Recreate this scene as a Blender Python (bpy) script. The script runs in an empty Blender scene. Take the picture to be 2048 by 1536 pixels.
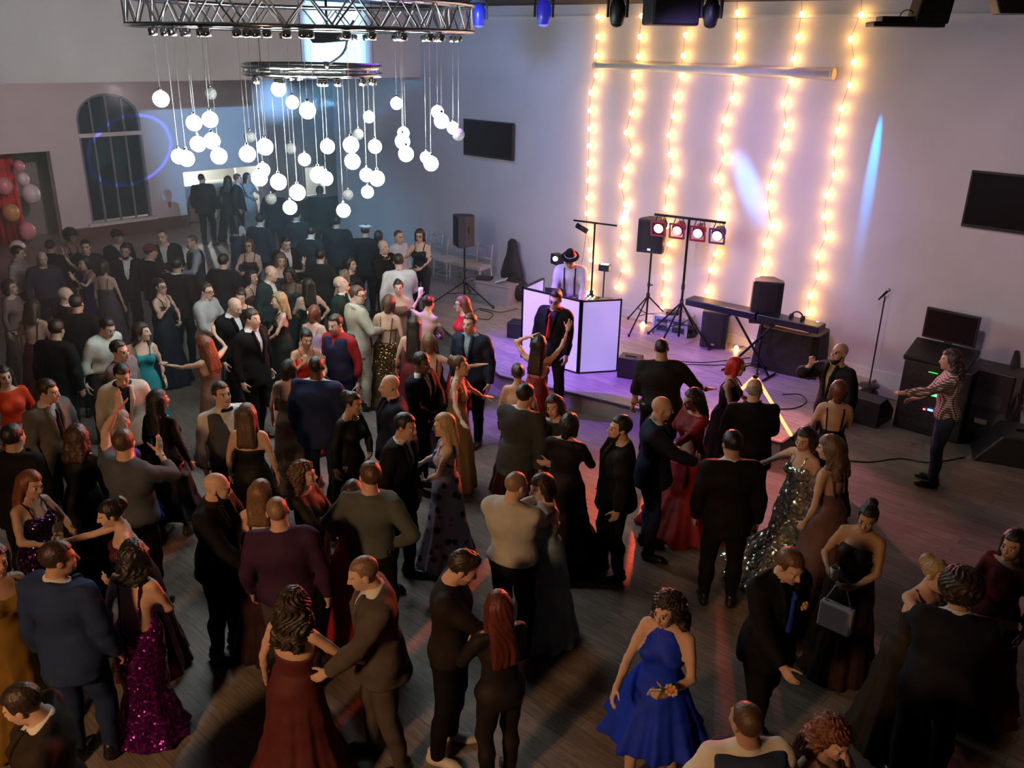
import bpy, math, random
import numpy as np
from mathutils import Matrix, Vector
C = bpy.context.scene.collection
SC = bpy.context.scene
# ---------------------------------------------------------------- camera
F = 1750.0; PITCH = math.atan((768 - 90) / F); ROLL = math.radians(1.2); H = 5.05
cp, sp, cr, sr = math.cos(PITCH), math.sin(PITCH), math.cos(ROLL), math.sin(ROLL)
_f = Vector((0, cp, -sp)); _u0 = Vector((0, sp, cp)); _r0 = Vector((1, 0, 0))
_r = cr * _r0 + sr * _u0; _u = cr * _u0 - sr * _r0
cam_d = bpy.data.cameras.new('camera'); cam = bpy.data.objects.new('camera', cam_d); C.objects.link(cam)
cam_d.sensor_width = 36; cam_d.lens = F / 2048 * 36; cam_d.clip_start = .05; cam_d.clip_end = 200
cam.matrix_world = Matrix(((_r.x, _u.x, -_f.x, 0), (_r.y, _u.y, -_f.y, 0), (_r.z, _u.z, -_f.z, H), (0, 0, 0, 1)))
SC.camera = cam
# ---------------------------------------------------------------- world, exposure
SC.view_settings.view_transform = 'Standard'; SC.view_settings.look = 'None'
SC.view_settings.exposure = 0.0; SC.view_settings.gamma = 1.0; SC.view_settings.use_curve_mapping = False
W = bpy.data.worlds.new('World'); SC.world = W; W.use_nodes = True
W.node_tree.nodes['Background'].inputs[0].default_value = (.75, .7, .8, 1)
W.node_tree.nodes['Background'].inputs[1].default_value = .0035
SC.cycles.use_light_tree = False
SC.cycles.use_adaptive_sampling = True; SC.cycles.adaptive_threshold = .06
SC.cycles.max_bounces = 3; SC.cycles.diffuse_bounces = 2; SC.cycles.glossy_bounces = 2
SC.cycles.transmission_bounces = 4; SC.cycles.volume_bounces = 0; SC.cycles.transparent_max_bounces = 6
SC.cycles.sample_clamp_indirect = 4.0; SC.cycles.caustics_reflective = False; SC.cycles.caustics_refractive = False
def lamp(name, kind, loc, energy, color, to=None, size=.1, cone=60, blend=.5, gobo=None, label=None):
    L = bpy.data.lights.new(name, kind); L.energy = energy; L.color = color
    if kind in ('POINT', 'SPOT'): L.shadow_soft_size = size
    if kind == 'AREA': L.size = size
    if kind == 'SPOT': L.spot_size = math.radians(cone); L.spot_blend = blend
    o = bpy.data.objects.new(name, L); C.objects.link(o); o.location = loc
    if to is not None:
        o.rotation_euler = (Vector(to) - Vector(loc)).to_track_quat('-Z', 'Y').to_euler()
    if gobo:   # a gobo plate in the fixture: a soft ellipse, or its outline
        L.use_nodes = True; nt = L.node_tree; N = nt.nodes; K = nt.links.new
        a, b, rot, soft, ring = gobo
        em = [n for n in N if n.type == 'EMISSION'][0]
        tc = N.new('ShaderNodeTexCoord'); sx = N.new('ShaderNodeSeparateXYZ'); K(tc.outputs['Normal'], sx.inputs[0])
        def mt(op, x, y=None):
            n = N.new('ShaderNodeMath'); n.operation = op
            for i, q in enumerate((x, y)):
                if q is None: continue
                if isinstance(q, (int, float)): n.inputs[i].default_value = q
                else: K(q, n.inputs[i])
            return n.outputs[0]
        z = mt('ABSOLUTE', sx.outputs[2]); x = mt('DIVIDE', sx.outputs[0], z); y = mt('DIVIDE', sx.outputs[1], z)
        c_, s_ = math.cos(rot), math.sin(rot)
        xr = mt('ADD', mt('MULTIPLY', x, c_), mt('MULTIPLY', y, s_)); yr = mt('SUBTRACT', mt('MULTIPLY', y, c_), mt('MULTIPLY', x, s_))
        xa = mt('DIVIDE', xr, a); ya = mt('DIVIDE', yr, b)
        r = mt('SQRT', mt('ADD', mt('MULTIPLY', xa, xa), mt('MULTIPLY', ya, ya)))
        if ring: r = mt('DIVIDE', mt('ABSOLUTE', mt('SUBTRACT', r, 1.0)), ring)
        mr = N.new('ShaderNodeMapRange'); mr.interpolation_type = 'SMOOTHSTEP'
        mr.inputs[1].default_value = 1.0 - soft; mr.inputs[2].default_value = 1.0; mr.inputs[3].default_value = 1; mr.inputs[4].default_value = 0
        K(r, mr.inputs[0]); K(mr.outputs[0], em.inputs['Strength'])
    return o
# ---------------------------------------------------------------- geometry of the place
U3 = np.array([.743, -.669, 0.]); N3 = np.array([-.669, -.743, 0.])       # along the stage wall / out of it
L3 = np.array([.669, .743, 0.]); M3 = np.array([.743, -.669, 0.])         # along the far left wall / out of it
O = np.array([0, 0, H])
def ray(x, y):
    u = (x - 1024) / F; v = (y - 768) / F
    u2 = cr * u + sr * v; v2 = -sr * u + cr * v
    return np.array([u2, cp - sp * v2, -sp - cp * v2])
def g(x, y, z=0.0):
    r = ray(x, y); return O + (z - H) / r[2] * r
def plane(x, y, p, n):
    r = ray(x, y); return O + np.dot(p - O, n) / np.dot(r, n) * r
def proj(p):
    d = np.asarray(p, float) - O; fz = cp * d[1] - sp * d[2]; u = d[0] / fz; v = -(sp * d[1] + cp * d[2]) / fz
    return 1024 + F * (cr * u - sr * v), 768 + F * (sr * u + cr * v)
def zfor(xy, py):
    a, b = -1.0, 8.0
    for _ in range(40):
        m = (a + b) / 2
        if proj((xy[0], xy[1], m))[1] > py: a = m
        else: b = m
    return a
WP = np.array([5.11, 13.48, 0.])          # a point of the stage wall's foot
def bw(x, y, off=0.0): return plane(x, y, WP + N3 * off, N3)
LP = np.array([-10.27, 24.05, 0.])        # far left wall
def lw(x, y, off=0.0): return plane(x, y, LP + M3 * off, M3)
SP = np.array([-2.11, 19.98, 0.])         # soffit front
CEIL = 5.75; ST = .25
def wallpt(s, z, off=0.0): return WP + U3 * s + N3 * off + np.array([0, 0, z])   # s along the stage wall
def spos(p): return float(np.dot(np.asarray(p) - WP, U3))
# ---------------------------------------------------------------- materials
MATS = {}
def mat(name, col, rough=.6, metal=0., emit=None, es=0., noise=0., scale=8., bump=0., kind=None, spec=.5, trans=0.):
    if name in MATS: return MATS[name]
    m = bpy.data.materials.new(name); m.use_nodes = True; nt = m.node_tree; N = nt.nodes; K = nt.links.new
    b = N['Principled BSDF']; c4 = (*col, 1)
    b.inputs['Base Color'].default_value = c4; b.inputs['Roughness'].default_value = rough; b.inputs['Metallic'].default_value = metal
    b.inputs['Specular IOR Level'].default_value = spec
    if trans: b.inputs['Transmission Weight'].default_value = trans
    if emit: b.inputs['Emission Color'].default_value = (*emit, 1); b.inputs['Emission Strength'].default_value = es
    if emit and ('led' in name.split() or 'display' in name or 'lens' in name): m.cycles.emission_sampling = 'NONE'
    if noise or bump:
        tc = N.new('ShaderNodeTexCoord'); nz = N.new('ShaderNodeTexNoise'); nz.inputs['Scale'].default_value = scale; nz.inputs['Detail'].default_value = 4
        K(tc.outputs['Object'], nz.inputs['Vector'])
        if noise:
            rp = N.new('ShaderNodeMapRange'); rp.inputs[1].default_value = .3; rp.inputs[2].default_value = .7
            rp.inputs[3].default_value = 1 - noise; rp.inputs[4].default_value = 1 + noise
            mx = N.new('ShaderNodeVectorMath'); mx.operation = 'SCALE'; mx.inputs[0].default_value = col
            K(nz.outputs[0], rp.inputs[0]); K(rp.outputs[0], mx.inputs['Scale']); K(mx.outputs[0], b.inputs['Base Color'])
        if bump:
            bp = N.new('ShaderNodeBump'); bp.inputs['Strength'].default_value = bump; bp.inputs['Distance'].default_value = .02
            K(nz.outputs[0], bp.inputs['Height']); K(bp.outputs[0], b.inputs['Normal'])
    if kind == 'sequin':
        tc = N.new('ShaderNodeTexCoord'); vo = N.new('ShaderNodeTexVoronoi'); vo.inputs['Scale'].default_value = scale
        K(tc.outputs['Object'], vo.inputs['Vector'])
        ge = N.new('ShaderNodeNewGeometry'); sub = N.new('ShaderNodeVectorMath'); sub.operation = 'SUBTRACT'; sub.inputs[1].default_value = (.5, .5, .5)
        K(vo.outputs['Color'], sub.inputs[0]); sc = N.new('ShaderNodeVectorMath'); sc.operation = 'SCALE'; sc.inputs['Scale'].default_value = 1.3; K(sub.outputs[0], sc.inputs[0])
        ad = N.new('ShaderNodeVectorMath'); ad.operation = 'ADD'; K(ge.outputs['Normal'], ad.inputs[0]); K(sc.outputs[0], ad.inputs[1])
        no = N.new('ShaderNodeVectorMath'); no.operation = 'NORMALIZE'; K(ad.outputs[0], no.inputs[0]); K(no.outputs[0], b.inputs['Normal'])
    if kind == 'plaid':
        tc = N.new('ShaderNodeTexCoord'); out = None
        for ax_, sc_ in (('X', 9.), ('Z', 11.)):
            wv = N.new('ShaderNodeTexWave'); wv.bands_direction = ax_; wv.inputs['Scale'].default_value = sc_; wv.inputs['Distortion'].default_value = 1.2; K(tc.outputs['Object'], wv.inputs[0])
            rp = N.new('ShaderNodeMapRange'); rp.inputs[1].default_value = .4; rp.inputs[2].default_value = .6; rp.inputs[3].default_value = .35; rp.inputs[4].default_value = 1.3; K(wv.outputs['Fac'], rp.inputs[0])
            if out is None: out = rp.outputs[0]
            else:
                ml = N.new('ShaderNodeMath'); ml.operation = 'MULTIPLY'; K(out, ml.inputs[0]); K(rp.outputs[0], ml.inputs[1]); out = ml.outputs[0]
        mx = N.new('ShaderNodeVectorMath'); mx.operation = 'SCALE'; mx.inputs[0].default_value = col; K(out, mx.inputs['Scale']); K(mx.outputs[0], b.inputs['Base Color'])
    if kind == 'floral':
        tc = N.new('ShaderNodeTexCoord'); vo = N.new('ShaderNodeTexVoronoi'); vo.inputs['Scale'].default_value = scale; K(tc.outputs['Object'], vo.inputs['Vector'])
        rp = N.new('ShaderNodeMapRange'); rp.inputs[1].default_value = .28; rp.inputs[2].default_value = .40; rp.inputs[3].default_value = 0; rp.inputs[4].default_value = 1; K(vo.outputs['Distance'], rp.inputs[0])
        mx = N.new('ShaderNodeMix'); mx.data_type = 'RGBA'; mx.inputs[6].default_value = (.03, .03, .06, 1); mx.inputs[7].default_value = c4; K(rp.outputs[0], mx.inputs[0]); K(mx.outputs[2], b.inputs['Base Color'])
    if kind == 'planks':
        tc = N.new('ShaderNodeTexCoord'); mp = N.new('ShaderNodeMapping'); mp.inputs['Rotation'].default_value = (0, 0, math.radians(42)); K(tc.outputs['Object'], mp.inputs[0])
        br = N.new('ShaderNodeTexBrick'); br.inputs['Scale'].default_value = 1; br.inputs['Brick Width'].default_value = 1.3; br.inputs['Row Height'].default_value = .16
        br.inputs['Mortar Size'].default_value = .003; br.inputs['Bias'].default_value = 0
        br.inputs['Color1'].default_value = c4; br.inputs['Color2'].default_value = (col[0]*.72, col[1]*.72, col[2]*.74, 1); br.inputs['Mortar'].default_value = (col[0]*.4, col[1]*.4, col[2]*.4, 1)
        K(mp.outputs[0], br.inputs['Vector'])
        nm = N.new('ShaderNodeMapping'); nm.inputs['Scale'].default_value = (1.5, 14, 1); K(mp.outputs[0], nm.inputs[0])
        nz = N.new('ShaderNodeTexNoise'); nz.inputs['Scale'].default_value = 3; nz.inputs['Detail'].default_value = 6; K(nm.outputs[0], nz.inputs[0])
        rp = N.new('ShaderNodeMapRange'); rp.inputs[1].default_value = .3; rp.inputs[2].default_value = .7; rp.inputs[3].default_value = .65; rp.inputs[4].default_value = 1.25; K(nz.outputs[0], rp.inputs[0])
        mx = N.new('ShaderNodeVectorMath'); mx.operation = 'SCALE'; K(br.outputs[0], mx.inputs[0]); K(rp.outputs[0], mx.inputs['Scale']); K(mx.outputs[0], b.inputs['Base Color'])
        bp = N.new('ShaderNodeBump'); bp.inputs['Strength'].default_value = .15; bp.inputs['Distance'].default_value = .01; K(br.outputs['Fac'], bp.inputs['Height']); bp.invert = True; K(bp.outputs[0], b.inputs['Normal'])
    MATS[name] = m; return m
# ---------------------------------------------------------------- mesh helpers
class MB:
    def __init__(s): s.v = []; s.f = []; s.smooth = []
    def add(s, v, f, sm=False):
        n = len(s.v); s.v += [tuple(map(float, p)) for p in v]; s.f += [tuple(i + n for i in q) for q in f]; s.smooth += [sm] * len(f); return s
    def frame(s, c, ax, sz):     # box from centre, 3 axes, full sizes
        c = np.asarray(c, float); ax = [np.asarray(a, float) for a in ax]; P = []
        for i in (-1, 1):
            for j in (-1, 1):
                for k in (-1, 1): P.append(c + ax[0] * i * sz[0] / 2 + ax[1] * j * sz[1] / 2 + ax[2] * k * sz[2] / 2)
        fs = [(0, 1, 3, 2), (4, 6, 7, 5), (0, 4, 5, 1), (2, 3, 7, 6), (0, 2, 6, 4), (1, 5, 7, 3)]
        if np.dot(np.cross(ax[0], ax[1]), ax[2]) < 0: fs = [q[::-1] for q in fs]
        return s.add(P, fs)
    def box(s, c, sz, rz=0.):
        a = (math.cos(rz), math.sin(rz), 0); b = (-math.sin(rz), math.cos(rz), 0); return s.frame(c, (a, b, (0, 0, 1)), sz)
    def cyl(s, a, b, r0, r1=None, n=12, caps=True, sm=True):
        r1 = r0 if r1 is None else r1; a = np.asarray(a, float); b = np.asarray(b, float); d = b - a; d = d / np.linalg.norm(d)
        t = np.array([1., 0, 0]) if abs(d[0]) < .8 else np.array([0, 1., 0]); e = np.cross(d, t); e /= np.linalg.norm(e); w = np.cross(d, e)
        P = []
        for i in range(n):
            q = 2 * math.pi * i / n; o = e * math.cos(q) + w * math.sin(q); P += [a + o * r0, b + o * r1]
        s.add(P, [(2 * i, 2 * ((i + 1) % n), 2 * ((i + 1) % n) + 1, 2 * i + 1) for i in range(n)], sm)
        if caps:
            m = len(s.v) - 2 * n; s.f += [tuple(m + 2 * i for i in range(n))[::-1], tuple(m + 2 * i + 1 for i in range(n))]; s.smooth += [False, False]
        return s
    def tube(s, pts, r, n=6):
        pts = [np.asarray(p, float) for p in pts]; m = len(s.v); K = len(pts); P = []; e = None
        for i, p in enumerate(pts):
            d = pts[min(i + 1, K - 1)] - pts[max(i - 1, 0)]; d = d / (np.linalg.norm(d) + 1e-9)
            if e is None:
                t = np.array([0, 0, 1.]) if abs(d[2]) < .8 else np.array([1., 0, 0]); e = np.cross(d, t)
            e = e - d * np.dot(e, d); e /= np.linalg.norm(e) + 1e-9; w = np.cross(d, e)
            rr = r[i] if hasattr(r, '__len__') else r
            for j in range(n): q = 2 * math.pi * j / n; P.append(p + (e * math.cos(q) + w * math.sin(q)) * rr)
        fs = [(i * n + j, i * n + (j + 1) % n, (i + 1) * n + (j + 1) % n, (i + 1) * n + j) for i in range(K - 1) for j in range(n)]
        return s.add(P, fs + [tuple(range(n))[::-1], tuple((K - 1) * n + j for j in range(n))], True)
    def lathe(s, prof, c=(0, 0, 0), n=16, ax=None):
        c = np.asarray(c, float); ax = ax or ((1, 0, 0), (0, 1, 0), (0, 0, 1)); ax = [np.asarray(a, float) for a in ax]; P = []
        for r, z in prof:
            for j in range(n): q = 2 * math.pi * j / n; P.append(c + (ax[0] * math.cos(q) + ax[1] * math.sin(q)) * r + ax[2] * z)
        K = len(prof)
        fs = [(i * n + j, i * n + (j + 1) % n, (i + 1) * n + (j + 1) % n, (i + 1) * n + j) for i in range(K - 1) for j in range(n)]
        return s.add(P, fs + [tuple(range(n))[::-1], tuple((K - 1) * n + j for j in range(n))], True)
    def sph(s, c, r, n=12, m=8, sz=(1, 1, 1)):
        c = np.asarray(c, float); P = [c + np.array([0, 0, -r * sz[2]])]
        for i in range(1, m):
            a = -math.pi / 2 + math.pi * i / m
            for j in range(n): q = 2 * math.pi * j / n; P.append(c + np.array([math.cos(a) * math.cos(q) * r * sz[0], math.cos(a) * math.sin(q) * r * sz[1], math.sin(a) * r * sz[2]]))
        P.append(c + np.array([0, 0, r * sz[2]])); T = len(P) - 1
        fs = [(0, 1 + (j + 1) % n, 1 + j) for j in range(n)]
        fs += [(1 + i * n + j, 1 + i * n + (j + 1) % n, 1 + (i + 1) * n + (j + 1) % n, 1 + (i + 1) * n + j) for i in range(m - 2) for j in range(n)]
        fs += [(T, 1 + (m - 2) * n + j, 1 + (m - 2) * n + (j + 1) % n) for j in range(n)]
        return s.add(P, fs, True)
    def prism(s, poly, z0, z1, tf=None):    # poly of (x,y) counter-clockwise
        n = len(poly); P = [(x, y, z0) for x, y in poly] + [(x, y, z1) for x, y in poly]
        if tf is not None: P = [tf(p) for p in P]
        return s.add(P, [tuple(range(n))[::-1], tuple(range(n, 2 * n))] + [(i, (i + 1) % n, n + (i + 1) % n, n + i) for i in range(n)])
    def torus(s, c, R, r, n=48, m=8, z=0):
        return s.tube_loop([(c[0] + R * math.cos(2 * math.pi * i / n), c[1] + R * math.sin(2 * math.pi * i / n), c[2] + z) for i in range(n)], c, r, m)
    def tube_loop(s, pts, c, r, m):
        n = len(pts); P = []
        for p in pts:
            d = np.array([p[0] - c[0], p[1] - c[1], 0.]); d /= np.linalg.norm(d)
            for j in range(m): q = 2 * math.pi * j / m; P.append(np.asarray(p) + d * r * math.cos(q) + np.array([0, 0, r * math.sin(q)]))
        return s.add(P, [(i * m + j, ((i + 1) % n) * m + j, ((i + 1) % n) * m + (j + 1) % m, i * m + (j + 1) % m) for i in range(n) for j in range(m)], True)
    def build(s, name, m, parent=None, bevel=0., origin=None):
        me = bpy.data.meshes.new(name); V = np.array(s.v)
        if origin is not None: V = V - np.asarray(origin)
        me.from_pydata(V.tolist(), [], s.f); me.polygons.foreach_set('use_smooth', s.smooth)
        me.materials.append(m); me.update()
        o = bpy.data.objects.new(name, me); C.objects.link(o)
        if origin is not None: o.location = origin
        if bevel:
            b = o.modifiers.new('edge', 'BEVEL'); b.width = bevel; b.segments = 2; b.limit_method = 'ANGLE'
        if parent is not None: o.parent = parent
        return o
def tag(o, label, cat, group=None, kind=None):
    o['label'] = label; o['category'] = cat
    if group: o['group'] = group
    if kind: o['kind'] = kind
    return o
def struct(o): o['kind'] = 'structure'; return o
def thing(name, label, cat, loc=(0, 0, 0), rz=0., group=None):
    o = bpy.data.objects.new(name, None); C.objects.link(o); o.location = loc; o.rotation_euler = (0, 0, rz); o.empty_display_size = .1
    return tag(o, label, cat, group)
def inst(src, name, parent, loc=(0, 0, 0), rot=None, scale=None):
    o = bpy.data.objects.new(name, src.data if hasattr(src, 'data') else src); C.objects.link(o); o.parent = parent; o.location = loc
    if rot is not None: o.rotation_euler = rot
    if scale is not None: o.scale = scale
    return o
def between(me, name, parent, a, b, r=1.):      # a unit rod mesh laid from a to b
    a = Vector(a); b = Vector(b); d = b - a
    o = bpy.data.objects.new(name, me); C.objects.link(o); o.parent = parent; o.location = a
    o.rotation_euler = d.to_track_quat('Z', 'Y').to_euler(); o.scale = (r, r, d.length); return o
ANG = math.atan2(U3[1], U3[0])      # yaw of the stage wall
# common materials
BLACK = mat('black plastic', (.012, .012, .014), .45, noise=.15, scale=30)
GRILLE = mat('speaker grille', (.010, .010, .012), .55, bump=.3, scale=220)
BLKMETAL = mat('black metal', (.015, .015, .017), .35, .6, noise=.1, scale=40)
CHROME = mat('chrome', (.80, .80, .80), .18, 1., noise=.06, scale=20)
ALU = mat('brushed aluminium', (.62, .62, .64), .28, 1., noise=.08, scale=30)
GLASSBLK = mat('dark screen glass', (.006, .006, .008), .35, noise=.05, scale=5, spec=.15)
CORD = mat('black cord', (.012, .012, .012), .6, noise=.1)
# ================================================================ LIGHT OF THE PLACE (large lamps, then added wall fills)
lamp('house_lamp_warm', 'SPOT', (-5.0, -1.6, 5.3), 1600, (1, .54, .25), (-1.2, 5.2, .3), .45, 84, 1.)
lamp('stage_wash_violet', 'SPOT', (-2.2, 12.0, 5.5), 3600, (.26, .06, 1.0), (.9, 12.9, .3), .12, 52, .9)
lamp('stage_wash_blue', 'SPOT', (-1.0, 13.2, 5.5), 330, (.22, .42, 1.0), (-.6, 18.3, 3.2), .12, 80, .9)
lamp('stage_wash_lilac', 'SPOT', (1.8, 10.2, 5.5), 560, (.40, .30, 1.0), (3.3, 15., 2.0), .12, 75, .9)
lamp('added_wall_fill_right', 'SPOT', (3.0, 7.0, 4.9), 330, (1.0, .70, .82), (6.9, 12.2, 2.4), .15, 66, 1.)  # added pinkish fill to lift the right wall, not a known fixture
lamp('added_wall_fill_soffit', 'SPOT', (-3.6, 8.4, 5.5), 170, (1.0, .78, .86), (-6.4, 15.2, 5.0), .15, 75, 1.)  # added fill that brightens the soffit face, no such lamp known
lamp('added_wall_fill_far', 'SPOT', (-7.6, 17.5, 4.1), 520, (1.0, .74, .80), (-11.2, 23.2, 2.6), .15, 100, 1.)  # added fill for the far left wall, kept off the crowd
# ================================================================ SETTING
WALL = mat('lavender grey wall paint', (.62, .60, .64), .85, noise=.04, scale=1.5, bump=.04)
WALLL = mat('pale wall paint', (.60, .575, .57), .85, noise=.04, scale=1.5, bump=.04)
WOODFL = mat('dark wood plank floor', (.26, .212, .18), .45, kind='planks')
STAGEFL = mat('pale wood stage floor', (.52, .43, .39), .40, kind='planks')
STAGESIDE = mat('grey painted stage skirt', (.30, .27, .25), .7, noise=.1, scale=3)
DARKCEIL = mat('black ceiling paint', (.008, .008, .010), .9, noise=.2, scale=4)
TRIM = mat('white trim paint', (.68, .66, .67), .6, noise=.03, scale=4)
BROWN = mat('brown skirting', (.13, .065, .045), .6, noise=.2, scale=6)
m = MB(); m.add([(-26, -3, 0), (18, -3, 0), (18, 34, 0), (-26, 34, 0)], [(0, 1, 2, 3)]); struct(m.build('floor', WOODFL))
m = MB(); m.add([(-26, -3, CEIL), (18, -3, CEIL), (18, 34, CEIL), (-26, 34, CEIL)], [(3, 2, 1, 0)]); struct(m.build('ceiling', DARKCEIL))
s_end = spos((-4.46, 22.09, 0)); s_far = 9.0
m = MB(); m.frame(wallpt((s_end + s_far) / 2, CEIL / 2, -.125), (U3, N3, (0, 0, 1)), (s_far - s_end, .25, CEIL)); struct(m.build('wall_back', WALL))
m = MB(); m.frame(wallpt((s_end + s_far) / 2, 5.54, .012), (U3, N3, (0, 0, 1)), (s_far - s_end, .024, .05)); struct(m.build('trim_1', TRIM))
m = MB(); m.frame(wallpt((s_end + s_far) / 2, .21, .012), (U3, N3, (0, 0, 1)), (s_far - s_end, .024, .42 if False else .4)); o = struct(m.build('baseboard_back', TRIM))
# soffit over the far left part of the hall
sof_c = SP - L3 * 8.0
m = MB(); m.frame(sof_c + np.array([0, 0, (4.36 + CEIL) / 2]) - M3 * .15, (L3, M3, (0, 0, 1)), (16.0, .3, CEIL - 4.36)); struct(m.build('wall_soffit', WALLL))
m = MB(); m.frame(sof_c - M3 * 4.3 + L3 * 3 + np.array([0, 0, 4.42]), (L3, M3, (0, 0, 1)), (24.0, 8.3, .1)); struct(m.build('ceiling_low', mat('low ceiling paint', (.35, .34, .35), .9, noise=.05)))
# far left wall with openings, built as boxes between them (t along L3)
def tl(p): return float(np.dot(np.asarray(p) - LP, L3))
def lpt(t, z, off=0.): return LP + L3 * t + M3 * off + np.array([0, 0, z])
b0 = tl(lw(372, 400)); b1 = tl(lw(528, 400)); w0 = tl(lw(166, 330)); w1 = tl(lw(292, 330)); d0 = tl(lw(-60, 380)); d1 = tl(lw(112, 380)); v0 = tl(lw(608, 360)); v1 = tl(lw(650, 360))
zb = lw(440, 338)[2]; zd = lw(60, 305)[2]; zs = lw(240, 441)[2]; zw = lw(215, 186)[2]; zv0 = lw(630, 392)[2]; zv1 = lw(630, 331)[2]
TH = .25
def wseg(mm, t0, t1, z0, z1): mm.frame(lpt((t0 + t1) / 2, (z0 + z1) / 2, -TH / 2), (L3, M3, (0, 0, 1)), (t1 - t0, TH, z1 - z0))
m = MB()
wseg(m, -22, d0, 0, 4.4); wseg(m, d0, d1, zd, 4.4); wseg(m, d1, w0, 0, 4.4); wseg(m, w0, w1, 0, zs); wseg(m, w1, b0, 0, 4.4)
wseg(m, b0, b1, zb, 4.4); wseg(m, b1, v0, 0, 4.4); wseg(m, v0, v1, 0, zv0); wseg(m, v0, v1, zv1, 4.4); wseg(m, v1, 14, 0, 4.4)
# arch spandrels above the window
wc = (w0 + w1) / 2; wr = (w1 - w0) / 2; zspring = zw - wr * .8
if True:
    n = 14; top = max(zw + .12, 4.4)
    for sgn in (0,):
        P = []
        for i in range(n + 1):
            q = math.pi * i / n; P.append((wc - wr * math.cos(q), zspring + wr * .8 * math.sin(q)))
        for i in range(n):
            (ta, za), (tb, zb_) = P[i], P[i + 1]
            m.add([lpt(ta, za, 0), lpt(tb, zb_, 0), lpt(tb, 4.4, 0), lpt(ta, 4.4, 0), lpt(ta, za, -TH), lpt(tb, zb_, -TH), lpt(tb, 4.4, -TH), lpt(ta, 4.4, -TH)], [(0, 1, 2, 3), (7, 6, 5, 4), (0, 4, 5, 1)])
struct(m.build('wall_left', WALLL))
m = MB(); m.frame(lpt((d1 + b0) / 2, .17, .02), (L3, M3, (0, 0, 1)), (b0 - d1, .04, .34)); struct(m.build('baseboard_left', BROWN))
m = MB(); m.frame(lpt((b1 + 14) / 2, .17, .02), (L3, M3, (0, 0, 1)), (14 - b1, .04, .34)); struct(m.build('baseboard_left_end', BROWN))
# arched window
wn = thing('window_1', 'x', 'x'); del wn['label']; del wn['category']; wn['kind'] = 'structure'
PANE = mat('night window glass', (.02, .028, .035), .06, spec=.8, noise=.1, scale=2)
FRM = mat('grey window frame', (.20, .22, .24), .5, noise=.05)
zm = lw(230, 268)[2]
prof = [(wc - wr, zs)] + [(wc - wr * math.cos(math.pi * i / 16), zspring + wr * .8 * math.sin(math.pi * i / 16)) for i in range(17)] + [(wc + wr, zs)]
m = MB()
for i in range(len(prof) - 1):
    (ta, za), (tb, zb_) = prof[i], prof[i + 1]; a = lpt(ta, za, -.08); b = lpt(tb, zb_, -.08); d = b - a; L = np.linalg.norm(d); d /= L
    m.frame((a + b) / 2, (d, M3, np.cross(d, M3)), (L + .03, .12, .12))
m.build('window_frame', FRM, wn)
for k in range(4):
    ta = wc - wr + 2 * wr * k / 4 + .03; tb = wc - wr + 2 * wr * (k + 1) / 4 - .03
    for (za, ztop) in ((zs + .06, zm - .06), (zm + .06, None)):
        zt = ztop if ztop else zspring + wr * .8 * math.sqrt(max(.05, 1 - ((ta + tb) / 2 - wc) ** 2 / wr ** 2)) - .04
        mm = MB(); mm.frame(lpt((ta + tb) / 2, (za + zt) / 2, -.12), (L3, M3, (0, 0, 1)), (tb - ta, .02, zt - za)); mm.build('pane', PANE, wn)
for k in (1, 2, 3):
    t = wc - wr + 2 * wr * k / 4; zt = zspring + wr * .8 * math.sqrt(max(.02, 1 - (t - wc) ** 2 / wr ** 2))
    mm = MB(); mm.frame(lpt(t, (zs + zt) / 2, -.10), (L3, M3, (0, 0, 1)), (.045, .05, zt - zs)); mm.build('mullion', FRM, wn)
mm = MB(); mm.frame(lpt(wc, zm, -.04), (L3, M3, (0, 0, 1)), (2 * wr, .12, .10)); mm.build('transom', TRIM, wn)
mm = MB(); mm.frame(lpt(wc, zs - .03, .02), (L3, M3, (0, 0, 1)), (2 * wr + .2, .16, .08)); mm.build('window_sill', TRIM, wn)
# the entrance with a red flower backdrop
RED = mat('red backdrop cloth', (.55, .035, .03), .7, noise=.35, scale=5, bump=.3)
m = MB(); m.frame(lpt((d0 + d1) / 2 - .3, zd / 2, -1.6), (L3, M3, (0, 0, 1)), (d1 - d0 + 2.6, .06, zd)); struct(m.build('wall_entrance', mat('entrance wall', (.30, .28, .24), .8, noise=.1)))
m = MB()
tb_ = d0 - .4; te = tl(lw(62, 400))
n = 40; P = []
for i in range(n + 1):
    t = tb_ + (te - tb_) * i / n; off = -.7 + .05 * math.sin(i * 1.7)
    P += [lpt(t, .05, off), lpt(t, 2.35, off)]
m.add(P, [(2 * i, 2 * i + 2, 2 * i + 3, 2 * i + 1) for i in range(n)], True)
bd = tag(m.build('backdrop_curtain', RED), 'red draped photo backdrop inside the far left entrance', 'curtain')
sol = bd.modifiers.new('cloth', 'SOLIDIFY'); sol.thickness = .03
random.seed(4)
BAL = [mat('white balloon', (.75, .68, .68), .35, noise=.04), mat('pink balloon', (.75, .30, .33), .35, noise=.04), mat('gold balloon', (.65, .35, .10), .35, noise=.04)]
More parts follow.
